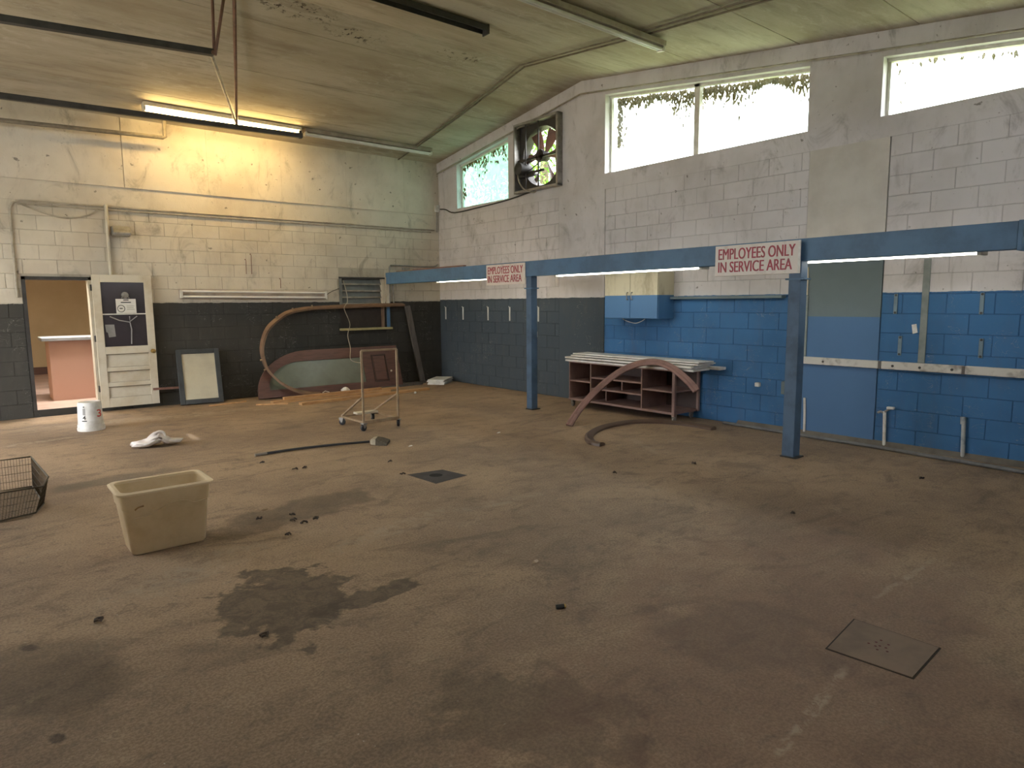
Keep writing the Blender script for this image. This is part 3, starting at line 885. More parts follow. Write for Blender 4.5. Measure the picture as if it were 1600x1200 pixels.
# overhead door tracks and hangers
tk = thing('overhead_track', 'dark overhead rail hung nearer the viewer at top left', 'rail', (-7, -4, 4.1), 'overhead rails')
obj('rail', B().sweep([(XL+0.02, -4.0, 3.90), (-5.36, -4.0, 4.18)], [(-0.03, -0.035), (0.03, -0.035), (0.03, 0.035), (-0.03, 0.035)], (0, 1, 0)), M_dark, tk)
obj('end_bolt', B().lathe([(0.02, -0.05), (0.02, 0.05)], (-5.37, -4.0, 4.17), 10, 'y'), M_rust, tk)
tk = thing('overhead_track', 'long dark overhead rail in front of the glowing tube light', 'rail', (-7, -1, 4.2), 'overhead rails')
obj('rail', B().sweep([(XL+0.02, -1.0, 4.09), (-3.2, -1.0, 4.235)], [(-0.035, -0.03), (0.035, -0.03), (0.035, 0.03), (-0.035, 0.03)], (0, 1, 0)), M_dark, tk)
obj('end_bracket', B().box(-3.25, -3.21, -1.02, -0.98, 4.19, 4.31), M_dark, tk)
pipe('wall_pipe', 'grey pipe below the ceiling at the left end of the back wall', 'pipe', [(XL+0.02, -0.25, 3.93), (-5.06, -0.25, 4.085), (-5.03, -0.25, 4.10), (-5.03, -0.25, zc(-0.25)-0.005)], 0.03, M_cond2)
BR = (-4.215, -1.0, 4.295)
pipe('hanger_bar', 'steel spreader bar between the two overhead rails', 'bar', [(-5.37, -3.96, 4.18), BR], 0.02, M_gal, 'hanger bars')
pipe('hanger_bar', 'brown hanger bar from the ceiling to the rail before the glowing tube', 'bar', [(-5.17, -4.2, zc(-4.2)), (-4.20, -0.98, 4.26)], 0.020, M_rust, 'hanger bars')
pipe('hanger_bar', 'brown hanger bar at the rail end, left of a close pair', 'bar', [(-5.33, -4.0, zc(-4.0)), (-5.35, -4.0, 4.16)], 0.016, M_rust, 'hanger bars')
pipe('hanger_bar', 'brown hanger bar at the rail end, right of a close pair', 'bar', [(-5.20, -4.05, zc(-4.05)), (-5.35, -4.03, 4.15)], 0.016, M_rust, 'hanger bars')
ch = thing('ceiling_channel', 'dark steel channel under the ceiling at top centre', 'channel', (-3.5, -5.1, 4.6))
y_ = -5.1
obj('channel_web', B().box(-5.4, -2.63, y_-0.06, y_+0.06, zc(y_)-0.035, zc(y_)-0.02), M_dark, ch)
for s_ in (-1, 1):
    obj('channel_flange', B().box(-5.4, -2.63, y_+s_*0.06-0.004, y_+s_*0.06+0.004, zc(y_)-0.085, zc(y_)-0.02), M_dark, ch)
obj('end_plate', B().box(-2.635, -2.62, y_-0.06, y_+0.06, zc(y_)-0.11, zc(y_)-0.005), M_dark, ch)

# ------------------------------------------------------------------ doorway, open door, office beyond
dr = structroot('door_1', (-6.1, 0, 0.05), 'open white half-glazed door folded back against the wall')
obj('frame_jamb', B().box(DOOR[0], DOOR[0]+0.045, -0.012, 0.2, 0.10, DOOR[3]), M_dark, dr)
obj('frame_jamb', B().box(DOOR[1]-0.045, DOOR[1], -0.012, 0.2, 0.10, DOOR[3]), M_cream, dr)
obj('frame_head', B().box(DOOR[0], DOOR[1], -0.012, 0.2, DOOR[3]-0.045, DOOR[3]), M_dark, dr)
DX0, DX1, DZ0, DZ1, DY0, DY1 = -6.115, -5.335, 0.06, 2.035, -0.115, -0.075
st = 0.105
for nm, x0, x1, z0, z1 in (('stile', DX0, DX0+st, DZ0, DZ1), ('stile', DX1-st, DX1, DZ0, DZ1), ('rail', DX0+st, DX1-st, DZ1-0.11, DZ1),
                           ('rail', DX0+st, DX1-st, 0.86, 0.97), ('rail', DX0+st, DX1-st, 0.60, 0.66), ('rail', DX0+st, DX1-st, 0.37, 0.43), ('rail', DX0+st, DX1-st, DZ0, 0.20)):
    obj(nm, B().box(x0, x1, DY0, DY1, z0, z1), M_cream, dr, bevel=0.003)
for z0, z1 in ((0.66, 0.86), (0.43, 0.60), (0.20, 0.37)):  # dark strips stand in for the shadow lines at panel tops and bottoms
    obj('panel_shadow_line', B().box(DX0+st, DX1-st, DY0+0.001, DY0+0.026, z1-0.012, z1), M_cond2, dr)
    obj('panel_shadow_line', B().box(DX0+st, DX1-st, DY0+0.012, DY0+0.026, z0, z0+0.006), M_conduit, dr)
    obj('panel', B().box(DX0+st, DX1-st, DY0+0.026, DY1-0.005, z0, z1), M_cream, dr)
M_dkglass = simple('dark_glass', (0.045, 0.038, 0.045), 0.15, c2=(0.035, 0.03, 0.035), scale=2)
gl = obj('glass', B().box(DX0+st, DX1-st, DY0+0.016, DY0+0.024, 0.97, DZ1-0.11), M_dkglass, dr)
obj('glazing_bar', B().box(DX0+st, DX1-st, DY0+0.002, DY0+0.018, 1.445, 1.462), M_white, dr)
obj('paper_sheet', B().prism([(-5.99, 1.30), (-5.87, 1.30), (-5.86, 1.12), (-5.95, 1.11), (-5.96, 1.18), (-5.98, 1.19)], DY0+0.0145, DY0+0.016, XZY), simple('grey_sheet', (0.26, 0.25, 0.24), 0.7), gl)
obj('tape_strip', B().tube([(-5.92, DY0+0.013, 1.42), (-5.80, DY0+0.013, 1.36), (-5.66, DY0+0.013, 1.33), (-5.645, DY0+0.013, 1.22), (-5.66, DY0+0.013, 1.0)], 0.009, 6), simple('tape', (0.30, 0.29, 0.29), 0.6), gl)
obj('tape_strip', B().tube([(-5.66, DY0+0.013, 1.42), (-5.66, DY0+0.013, 1.34), (-5.56, DY0+0.013, 1.42)], 0.008, 6), MATS['tape'], gl)
kn = obj('knob', B().lathe([(0.012, 0.0), (0.012, -0.03), (0.028, -0.04), (0.032, -0.055), (0.02, -0.07), (0.004, -0.073)], (-5.38, DY0, 0.88), 16, 'y'), M_brass, dr, smooth=True)
obj('rosette', B().lathe([(0.033, 0.0), (0.03, -0.008)], (-5.38, DY0, 0.88), 16, 'y'), M_brass, kn, smooth=True)
for z in (1.8, 1.05, 0.3):
    obj('hinge', B().box(-6.13, -6.09, -0.09, -0.01, z, z+0.09), M_dark, dr)
cd = thing('door_card', 'white hours card with a clock dial stuck in the door glass', 'sign', (-5.695, DY0, 1.465))
obj('card', B().box(-5.83, -5.565, DY0-0.004, DY0+0.0, 1.465, 1.68), simple('card_white', (0.72, 0.70, 0.65), 0.6, c2=(0.66, 0.64, 0.6)), cd)
M_ink = simple('black_ink', (0.03, 0.03, 0.03), 0.6)
obj('clock_dial', B().tube([(-5.765+0.048*math.cos(a), DY0-0.005, 1.535+0.05*math.sin(a)) for a in [2*PI*i/24 for i in range(24)]], 0.005, 5, closed=True), M_ink, cd)
obj('dial_mark', B().box(-5.785, -5.745, DY0-0.006, DY0-0.004, 1.53, 1.545), M_ink, cd)
for i, (xa, xb, z) in enumerate(((-5.73, -5.66, 1.655), (-5.765, -5.63, 1.62), (-5.69, -5.59, 1.57), (-5.69, -5.60, 1.545), (-5.69, -5.59, 1.52))):
    obj('print_line', B().box(xa, xb, DY0-0.0055, DY0-0.004, z, z+0.008 + (0.007 if i < 2 else 0)), M_ink if i < 2 else M_conduit, cd)
tag(obj('card_clip', B().lathe([(0.012, 0.0), (0.05, -0.002), (0.045, -0.012), (0.0, -0.02)], (-5.70, DY0+0.014, 1.735), 18, 'y').tube([(-5.75, DY0-0.004, 1.69), (-5.73, DY0-0.006, 1.72), (-5.67, DY0-0.006, 1.72), (-5.65, DY0-0.004, 1.69)], 0.008, 6), M_gal, smooth=True), 'clipboard clip above the hours card on the door', 'hanger')  # clipboard clip, built as a disc with a bent wire

# office behind the doorway
M_yel = simple('ochre_wall', (0.60, 0.48, 0.29), 0.7, c2=(0.54, 0.42, 0.24), scale=1.2)
M_pinkfloor = simple('pink_tile_floor', (0.55, 0.40, 0.34), 0.5, c2=(0.44, 0.31, 0.26), scale=3)
OY, OX0, OX1, OH = 6.2, -8.6, -4.0, 2.7
struct('floor_office', B().box(OX0, OX1, 0.2, OY, -0.05, 0.10).box(DOOR[0]+0.045, DOOR[1]-0.045, 0.03, 0.2, 0.05, 0.102), M_pinkfloor, 'pinkish floor of the office beyond the doorway')
ow = B().box(OX0, OX1, OY, OY+0.1, 0.1, OH).box(OX0-0.1, OX0, 0.2, OY, 0.1, OH).box(OX1, OX1+0.1, 0.2, OY, 0.1, OH)
struct('wall_office', ow, M_yel, 'ochre wall of the office seen through the doorway')
struct('ceiling_office', B().box(OX0-0.1, OX1+0.1, 0.2, OY+0.1, OH, OH+0.1), M_plain, 'office ceiling beyond the doorway')
struct('baseboard_office', B().box(OX0, OX1, OY-0.02, OY, 0.10, 0.26), M_brown, 'dark baseboard of the office wall')
ol = bpy.data.lights.new('office_unseen_light', 'AREA'); ol.energy = 65; ol.shape = 'RECTANGLE'; ol.size = 1.2; ol.size_y = 0.6; ol.color = (1, 0.93, 0.82)  # unseen area light, set near the doorway to light the counter front
olo = bpy.data.objects.new('office_unseen_light', ol); COL.objects.link(olo); olo.location = (-6.3, 0.75, OH-0.03)
ct = thing('office_counter', 'salmon pink counter with grey top inside the office doorway', 'counter', (-6.0, 1.0, 0.1))
M_salmon = simple('salmon_laminate', (0.62, 0.39, 0.30), 0.5, c2=(0.58, 0.35, 0.26), scale=1.5)
obj('counter_body', B().box(-6.62, -5.4, 0.98, 1.55, 0.10, 1.04), M_salmon, ct, bevel=0.004)
obj('counter_top', B().box(-6.71, -5.35, 0.92, 1.62, 1.04, 1.095), simple('grey_laminate', (0.35, 0.36, 0.38), 0.4), ct, bevel=0.006)

# ------------------------------------------------------------------ louvred service window
sw = structroot('window_4', (-1.74, 0.1, 1.1), 'service window with grey louvres above and dark board below')
M_louv = simple('grey_louvre', (0.19, 0.195, 0.18), 0.4, c2=(0.13, 0.135, 0.125), scale=4)
x0, x1 = SERV[0], SERV[1]
obj('frame_side', B().box(x0, x0+0.05, -0.01, 0.12, 1.56, SERV[3]), M_louv, sw)
obj('frame_side', B().box(x1-0.06, x1, -0.01, 0.12, 1.56, SERV[3]), M_cream, sw)
obj('frame_head', B().box(x0, x1, -0.015, 0.12, SERV[3]-0.03, SERV[3]), M_dark, sw)
for i, z in enumerate((1.575, 1.70, 1.82, 1.945)):
    M_ = Matrix.Translation((0, 0.05, z)) @ Matrix.Rotation(math.radians(-18), 4, 'X')
    obj('louvre', B().box(x0+0.05, x1-0.06, -0.006, 0.006, 0.0, 0.125, M_), M_louv, sw)
    obj('louvre_rail', B().box(x0+0.05, x1-0.06, 0.02, 0.045, z-0.012, z+0.012), M_conduit, sw)
obj('meeting_rail', B().box(x0, x1, -0.01, 0.1, 1.545, 1.575), M_frame, sw)
obj('dark_board', B().box(x0, x1, 0.05, 0.08, 1.12, 1.56), simple('dark_brown_board', (0.04, 0.03, 0.024), 0.6), sw)
obj('opening_jamb', B().box(x1-0.07, x1-0.03, -0.02, 0.05, 1.13, 1.55), M_frame, sw)
obj('back_sheet', B().box(x0, x1, 0.12, 0.2, 1.1, SERV[3]), M_dark, sw)
obj('sill', B().box(x0-0.02, x1+0.10, -0.10, 0.06, 1.085, 1.125), simple('yellowed_wood', (0.50, 0.43, 0.22), 0.5), sw, bevel=0.004)
tag(obj('upright_trim', B().box(-1.245, -1.185, -0.03, 0.0, 1.125, 1.56), M_blue, bevel=0.002), 'blue upright strip at the right of the service opening', 'trim')
tag(obj('upright_trim', B().box(-1.255, -1.19, -0.03, 0.0, 1.57, 2.08), M_cream, bevel=0.002), 'cream upright strip at the right of the louvres', 'trim')
pipe('dangling_wire', 'thin pale wire dangling in front of the service window', 'wire', catmull([(-2.18, -0.12, 2.0), (-2.13, -0.13, 1.8), (-2.12, -0.14, 1.62), (-2.19, -0.14, 1.5), (-2.12, -0.15, 1.3), (-2.10, -0.16, 1.18), (-2.17, -0.2, 1.0), (-2.19, -0.33, 0.78), (-2.28, -0.50, 0.60), (-2.22, -0.52, 0.54), (-2.08, -0.53, 0.51)], 5), 0.006, simple('pale_wire', (0.45, 0.40, 0.30), 0.6), None, 6)
pipe('lamp_wire', 'short dark wire from the wall tube light to the louvres', 'wire', catmull([(-2.49, -0.06, 1.74), (-2.38, -0.03, 1.80), (-2.22, -0.02, 1.86)], 4), 0.006, M_dark, None, 6)
# small hooks and stubs on the back wall
for lab, x, z, h in (('thin rusty hook on the back wall, leftmost of three', -3.88, 2.33, 0.24), ('thin rusty hook on the back wall, middle of three', -3.79, 2.42, 0.33), ('thin rusty hook on the back wall, lowest of three', -3.31, 2.02, 0.16)):
    pipe('wall_hook', lab, 'hook', [(x, -0.005, z), (x, -0.03, z+0.005), (x+0.01, -0.03, z-0.02), (x+0.012, -0.012, z-h)], 0.006, M_rust, 'hooks on the back wall', 6)

# ------------------------------------------------------------------ things along the back wall
def plane_M(bl, br, tl):
    o_ = Vector(bl); a = (Vector(br)-o_).normalized(); b0 = (Vector(tl)-o_)
    b_ = (b0 - a*b0.dot(a)).normalized(); c_ = a.cross(b_)      # c points to the room (-Y) when a=+X, b=+Z
    return mat_axes(o_, a, b_, c_)
# framed mirror
M = plane_M((-5.075, -0.27, 0.012), (-4.455, -0.34, 0.012), (-5.05, -0.04, 0.86))
mi = thing('framed_mirror', 'mirror in a wide black frame leaning beside the open door', 'mirror', (-4.77, -0.3, 0))
w, h, t = 0.635, 0.89, 0.075
M_mf = simple('black_frame_paint', (0.045, 0.05, 0.052), 0.4, c2=(0.03, 0.032, 0.034))
for nm, a0, a1, b0, b1 in (('frame_bar', 0, t, 0, h), ('frame_bar', w-t, w, 0, h), ('frame_bar', t, w-t, 0, t), ('frame_bar', t, w-t, h-t, h)):
    obj(nm, B().prism([(a0, b0), (a1, b0), (a1, b1), (a0, b1)], 0.0, 0.035, M), M_mf, mi, bevel=0.005)
M_mirror = simple('dusty_mirror_reflection', (0.60, 0.55, 0.41), 0.3, 0.25, c2=(0.52, 0.47, 0.35), scale=3)  # beige colour paints in the reflected room; roughness for dust
obj('mirror_glass', B().prism([(t, t), (w-t, t), (w-t, h-t), (t, h-t)], 0.005, 0.014, M), M_mirror, mi)
# dark slab between door and mirror
tag(obj('leaning_plank', B().prism([(0, 0), (0.5, 0), (0.5, 0.035), (0, 0.035)], 0, 0.02, plane_M((-5.42, -0.12, 0.27), (-4.9, -0.12, 0.26), (-5.42, -0.10, 1))), M_rust), 'thin brown strip behind the mirror near the door', 'strip')

# arched door lying on its side
ad = thing('arched_door', 'brown arched entry door with glass lying on its side against the wall', 'door', (-2.5, -0.4, 0))
M = plane_M((-3.93, -0.46, 0.012), (-1.20, -0.46, 0.012), (-3.93, -0.22, 0.76))
Wd, Hd = 2.72, 0.79
def arch_outline(x0, x1, y0, y1, r, n=14):
    pts = [(x1, y0), (x1, y1)]
    for k in range(n+1):
        a = PI/2*k/n
        pts.append((x0+r-r*math.sin(a), y1-(y1-y0)*0.92+(y1-y0)*0.92*math.cos(a)))
    pts.append((x0, y0))
    return pts
outer = arch_outline(0.0, Wd, 0.0, Hd, 0.95)
inner = arch_outline(0.20, 1.98, 0.13, Hd-0.19, 0.62)
# frame = outer minus inner glass opening, as a ring of quads (same number of points)
def ring(outer, inner, h0, h1, M):
    n = len(outer); bb = B()
    vs = [M @ Vector((a, b_, h)) for h in (h0, h1) for lst in (outer, inner) for a, b_ in lst]
    o0, i0, o1, i1 = 0, n, 2*n, 3*n; fs = []
    for k in range(n):
        j = (k+1) % n
        fs += [(o1+k, o1+j, i1+j, i1+k), (o0+j, o0+k, i0+k, i0+j), (o0+k, o0+j, o1+j, o1+k), (i0+j, i0+k, i1+k, i1+j)]
    return bb.add(vs, fs)
obj('door_slab', ring(outer, inner, 0.0, 0.045, M), M_brown, ad, bevel=0.0)
obj('glass', B().prism([(a, b_) for a, b_ in inner], 0.018, 0.026, M), simple('green_tinted_glass', (0.15, 0.165, 0.12), 0.25, c2=(0.11, 0.12, 0.09), scale=1.3), ad)
for a0, a1, b0, b1 in ((2.18, 2.42, 0.14, 0.60),):
    obj('raised_panel', B().prism([(a0, b0), (a1, b0), (a1, b1), (a0, b1)], 0.045, 0.056, M), M_brown, ad, bevel=0.008)
    for q0, q1, s0, s1 in ((a0-0.03, a0-0.008, b0-0.03, b1+0.03), (a1+0.008, a1+0.03, b0-0.03, b1+0.03), (a0-0.008, a1+0.008, b0-0.03, b0-0.008), (a0-0.008, a1+0.008, b1+0.008, b1+0.03)):
        obj('panel_moulding', B().prism([(q0, s0), (q1, s0), (q1, s1), (q0, s1)], 0.045, 0.058, M), simple('dark_groove_strip', (0.05, 0.022, 0.016), 0.5), ad)  # darker strips where the groove around the raised panel runs
lk = obj('lock_bore', B().lathe([(0.02, 0), (0.02, -0.003)], tuple(M @ Vector((2.52, 0.3, 0.047))), 12, 'y'), M_cream, ad)

# arched door frame (jamb) leaning on its side
af = thing('arched_door_frame', 'tall bare arched door frame lying on its side against the wall', 'door frame', (-2.3, -0.3, 0))
P0, P1, P2 = Vector((-0.62, -0.26, 0.02)), Vector((-3.6, -0.26, 0.02)), Vector((-0.86, -0.10, 1.555))
path = [(-0.90, -0.07, 1.555), (-1.8, -0.075, 1.54), (-2.65, -0.08, 1.515), (-3.0, -0.09, 1.485), (-3.24, -0.11, 1.43), (-3.42, -0.14, 1.33), (-3.60, -0.18, 1.19), (-3.71, -0.23, 1.02), (-3.775, -0.29, 0.83), (-3.78, -0.36, 0.66), (-3.75, -0.42, 0.51), (-3.66, -0.48, 0.37), (-3.53, -0.53, 0.24), (-3.35, -0.56, 0.13), (-3.12, -0.585, 0.05), (-2.9, -0.595, 0.02)]
cp = catmull(path, 4)
obj('curved_jamb', B().sweep(cp, [(-0.018, -0.055), (0.018, -0.055), (0.018, 0.055), (-0.018, 0.055)], (0.05, -0.94, -0.33)), M_frame, af, smooth=True)
obj('sill_board', B().sweep([(-0.60, -0.21, 0.012), (-0.84, -0.10, 1.53)], [(-0.055, -0.02), (0.055, -0.02), (0.055, 0.02), (-0.055, 0.02)], (0, -1, -0.1)), M_greywood, af)
obj('bottom_jamb', B().box(-2.2, -0.58, -0.30, -0.20, 0.0, 0.03), M_greywood, af)
for i in (9, 14, 20, 36, 40):
    c_ = cp[i]; d_ = Vector((-(cp[i+1]-cp[i-1]).z, 0, (cp[i+1]-cp[i-1]).x)).normalized()
    if d_.x > 0: d_ = -d_
    obj('shim', B().tube([c_, c_ + d_*0.055], 0.016, 4), M_tan, af)

# pine boards on the floor
for i, (lab, a, b_, w_, z0) in enumerate((
        ('pine board on the floor, front right one of the pile', (-3.62, -1.47), (-1.12, -1.24), 0.11, 0.0),
        ('pine board on the floor, longest one in the middle of the pile', (-3.90, -1.00), (-1.75, -0.93), 0.13, 0.0),
        ('pine board lying on top of the middle board of the pile', (-3.70, -0.97), (-1.90, -0.90), 0.07, 0.042),
        ('short pine board nearest the arched door', (-2.95, -0.72), (-1.45, -0.74), 0.09, 0.0),
        ('thin dark pine strip at the left end of the pile', (-4.15, -1.0), (-3.72, -1.22), 0.035, 0.0),
        ('split pine stick on the floor left of the pile', (-4.75, -0.62), (-4.15, -0.52), 0.03, 0.0),
        ('grey strip on the floor below the leaning sill board', (-2.0, -0.60), (-0.75, -0.44), 0.05, 0.0))):
    a = Vector((*a, 0)); b_ = Vector((*b_, 0)); d_ = (b_-a).normalized(); L = (b_-a).length
    M = mat_axes(a, d_, (-d_.y, d_.x, 0), (0, 0, 1))
    tag(obj('pine_board', B().box(0, L, -w_/2, w_/2, z0, z0+(0.04 if w_ > 0.04 else 0.02), M), M_pine if i != 6 else M_greywood, bevel=0.002), lab, 'board', 'boards on the floor')
tag(obj('crumpled_paper', B().lathe([(0.03, 0), (0.07, 0.01), (0.085, 0.03), (0.04, 0.07), (0.01, 0.08)], (-2.50, -0.72, 0.041), 7), M_whiteboard), 'crumpled white paper on the pine boards', 'paper')
pipe('pale_wood_chip', 'small pale bent chip lying on the pine boards', 'chip', [(-3.02, -0.945, 0.09), (-2.97, -0.94, 0.115), (-2.90, -0.94, 0.09)], 0.008, M_whiteboard, None, 5)
tag(obj('golf_ball', B().lathe([(0.003, 0.0), (0.013, 0.003), (0.02, 0.011), (0.022, 0.02), (0.02, 0.03), (0.012, 0.038), (0.003, 0.041)], (-1.58, -1.55, 0), 14), M_whiteboard, smooth=True), 'small white ball at the end of the pine boards', 'ball')

# stacked white tiles in the corner
for k in range(4):
    M = Matrix.Translation((-0.38, -0.52, 0.025*k)) @ Matrix.Rotation(math.radians(40+3*math.sin(k*2.1)), 4, 'Z')
    tag(obj('white_slab', B().box(-0.30, 0.30, -0.17, 0.17, 0.001, 0.023, M), M_whiteboard, bevel=0.003),
        ['bottom', 'second from bottom', 'third from bottom', 'topmost'][k] + ' white slab of the low stack in the corner', 'slab', 'slabs stacked in the corner')

# ------------------------------------------------------------------ rolling cart frame
ca = thing('cart_frame', 'tan tubular cart frame on four casters standing in mid floor', 'cart', (-3.62, -3.9, 0))
r = 0.014
def bar(nm, a, b_, w_=0.025):
    d_ = (Vector(b_)-Vector(a)); dn = d_.normalized()
    nrm = Vector((0, 0, 1)) if abs(dn.z) < 0.7 else Vector((0, 1, 0))
    nrm = (nrm - dn*nrm.dot(dn)).normalized()
    obj(nm, B().sweep([a, b_], [(-w_/2, -w_/2), (w_/2, -w_/2), (w_/2, w_/2), (-w_/2, w_/2)], nrm), M_tan, ca, bevel=0.003)
A_, B_ = (-3.855, -4.10), (-3.365, -4.10); C_, D_ = (-3.875, -3.52), (-3.40, -3.46)
bar('upright', (*A_, 0.09), (*A_, 1.0)); bar('upright', (*B_, 0.09), (*B_, 1.0))
bar('top_rail', (*A_, 1.0), (*B_, 1.0)); bar('bottom_rail', (*A_, 0.11), (*B_, 0.11), 0.04)
bar('side_rail', (*A_, 0.11), (*C_, 0.11)); bar('side_rail', (*B_, 0.11), (*D_, 0.11)); bar('rear_rail', (*C_, 0.11), (*D_, 0.11))
bar('brace', (A_[0], A_[1], 0.43), (C_[0], C_[1], 0.12), 0.022); bar('brace', (B_[0], B_[1], 0.43), (D_[0], D_[1], 0.12), 0.022)
obj('deck_board', B().box(-3.70, -3.40, -3.62, -3.50, 0.125, 0.15), M_cream, ca)
for (x, y), sw_ in ((A_, 0.3), (B_, 0.9), (C_, 2.2), (D_, 1.4)):
    R_ = Matrix.Translation((x, y, 0)) @ Matrix.Rotation(sw_, 4, 'Z')
    cs = obj('caster', B().prism([(-0.03, 0.095), (0.03, 0.095), (0.035, 0.085), (0.005, 0.035), (-0.012, 0.035)], -0.022, -0.018, R_ @ mat_axes((0, 0, 0), (1, 0, 0), (0, 0, 1), (0, 1, 0)))
             .prism([(-0.03, 0.095), (0.03, 0.095), (0.035, 0.085), (0.005, 0.035), (-0.012, 0.035)], 0.018, 0.022, R_ @ mat_axes((0, 0, 0), (1, 0, 0), (0, 0, 1), (0, 1, 0)))
             .box(-0.03, 0.03, -0.03, 0.03, 0.088, 0.1, R_), M_gal, ca)
    ce = R_ @ Vector((-0.005, 0, 0.042)); ax = (R_.to_3x3() @ Vector((0, 1, 0)))
    obj('wheel', B().tube([ce-ax*0.015, ce-ax*0.012, ce+ax*0.012, ce+ax*0.015], [0.036, 0.042, 0.042, 0.036], 18), M_rubber, cs, smooth=True)

# ------------------------------------------------------------------ shelf unit with boards, arched mouldings
su = thing('shelf_unit', 'low open brown shelf unit on casters against the blue wall', 'shelf', (-0.3, -5.3, 0))
UX0, UX1, UY0, UY1, UZ0, UZ1 = -0.565, -0.02, -6.30, -4.36, 0.10, 0.69
T = 0.02
obj('bottom_board', B().box(UX0, UX1, UY0, UY1, UZ0, UZ0+0.03), M_ply, su, bevel=0.002)
obj('top_board', B().box(UX0, UX1, UY0, UY1, UZ1-T, UZ1), M_ply, su, bevel=0.002)
for y in (UY1-T, -4.82, -5.775):
    obj('divider', B().box(UX0, UX1, y-T/2, y+T/2, UZ0+0.03, UZ1-T), M_ply, su, bevel=0.002)
obj('back_panel', B().box(UX1-0.012, UX1, UY0, UY1, UZ0, UZ1), simple('dark_hardboard', (0.07, 0.045, 0.04), 0.7), su)
obj('corner_post', B().box(UX0-0.01, UX0+0.03, UY0-0.03, UY0+0.012, UZ0-0.02, UZ1-T), M_ply, su, bevel=0.002)
obj('rear_post', B().box(UX1-0.04, UX1, UY0-0.03, UY0, UZ0, UZ1-T), M_ply, su)
for y0, y1, z in ((-4.81, UY1-T*1.5, 0.385), (-5.765, -4.83, 0.46), (-5.765, -4.83, 0.30), (UY0, -5.785, 0.385)):
    obj('shelf_board', B().box(UX0+0.005, UX1-0.012, y0, y1, z, z+0.022), M_ply, su, bevel=0.002)
obj('inner_divider', B().box(UX0+0.15, UX1-0.012, -5.0, -4.98, 0.13, 0.46), M_ply, su)
obj('inner_divider', B().box(UX0+0.12, UX1-0.012, -5.33, -5.31, 0.322, 0.46), M_ply, su)
for x, y in ((UX0+0.03, UY0+0.0), (UX0+0.04, UY1-0.06), (UX1-0.06, UY0+0.06), (UX1-0.06, UY1-0.06)):
    cs = obj('caster', B().box(x-0.028, x+0.028, y-0.022, y+0.022, 0.075, 0.1).box(x-0.02, x+0.02, y-0.022, y-0.018, 0.03, 0.08).box(x-0.02, x+0.02, y+0.018, y+0.022, 0.03, 0.08), M_gal, su)
    obj('wheel', B().lathe([(0.03, -0.012), (0.034, -0.009), (0.034, 0.009), (0.03, 0.012)], (x, y, 0.036), 16, 'y'), M_gal, cs, smooth=True)
bd = [('bottom white board of the stack on the shelf unit', -0.60, -0.25, -6.62, -4.33, 0.69, 0.718, 0.4), ('bottom rear white board of the stack on the shelf unit', -0.17, -0.03, -6.72, -4.45, 0.69, 0.725, 0),
      ('second white board of the stack, set back from the front edge', -0.46, -0.20, -6.58, -4.42, 0.7185, 0.732, -0.3), ('third white board of the stack on the shelf unit', -0.61, -0.20, -6.60, -4.32, 0.7325, 0.757, -0.3),
      ('fourth white board of the stack, thin and set back', -0.44, -0.19, -6.64, -4.50, 0.7575, 0.769, 0.3), ('fifth white board of the stack on the shelf unit', -0.57, -0.18, -6.66, -4.42, 0.7695, 0.788, 0.6),
      ('thin white board just under the topmost one of the stack', -0.42, -0.24, -6.66, -4.52, 0.7885, 0.797, 0.0), ('topmost white board of the stack on the shelf unit', -0.55, -0.24, -6.68, -4.43, 0.7975, 0.814, -0.2)]
for lab, x0, x1, y0, y1, z0, z1, rz in bd:
    M = Matrix.Translation(((x0+x1)/2, (y0+y1)/2, 0)) @ Matrix.Rotation(math.radians(rz), 4, 'Z')
    tag(obj('white_board', B().box(-(x1-x0)/2, (x1-x0)/2, -(y1-y0)/2, (y1-y0)/2, z0, z1, M), M_whiteboard, bevel=0.002), lab, 'board', 'white boards on the shelf unit')
arch = [(-1.735, -5.575, 0.012), (-1.613, -5.554, 0.116), (-1.502, -5.559, 0.222), (-1.381, -5.579, 0.329), (-1.241, -5.616, 0.447), (-1.111, -5.664, 0.55), (-0.986, -5.733, 0.647), (-0.874, -5.824, 0.721), (-0.782, -5.944, 0.773), (-0.712, -6.083, 0.793), (-0.68, -6.228, 0.774), (-0.67, -6.385, 0.717), (-0.68, -6.542, 0.631), (-0.69, -6.667, 0.547), (-0.70, -6.748, 0.477)]
cp = catmull(arch, 3)
prof = [(-0.045, -0.014), (0.045, -0.014), (0.045, 0.004), (0.02, 0.014), (0.012, 0.008), (-0.012, 0.008), (-0.02, 0.014), (-0.045, 0.010)]
tag(obj('arched_moulding', B().sweep(cp, prof, (-0.658, -0.327, 0.679)), M_mould, smooth=True), 'mauve-brown arched moulding leaning on the shelf unit', 'moulding')
fl = [(-0.597, -6.94), (-0.58, -6.68), (-0.62, -6.417), (-0.72, -6.2), (-0.89, -6.029), (-1.08, -5.96), (-1.306, -5.95), (-1.55, -5.98), (-1.763, -6.06), (-1.95, -6.16), (-2.098, -6.277), (-2.21, -6.40), (-2.275, -6.498), (-2.295, -6.58), (-2.288, -6.665)]
cp = catmull([(x, y, 0.016) for x, y in fl], 3)
tag(obj('arched_moulding', B().sweep(cp, [(-0.05, -0.015), (0.05, -0.015), (0.045, 0.015), (0.02, 0.03), (-0.02, 0.022), (-0.05, 0.008)], (0, 0, 1)), simple('dark_moulding', (0.115, 0.075, 0.055), 0.5), smooth=True), 'dark curved moulding lying flat on the floor', 'moulding')

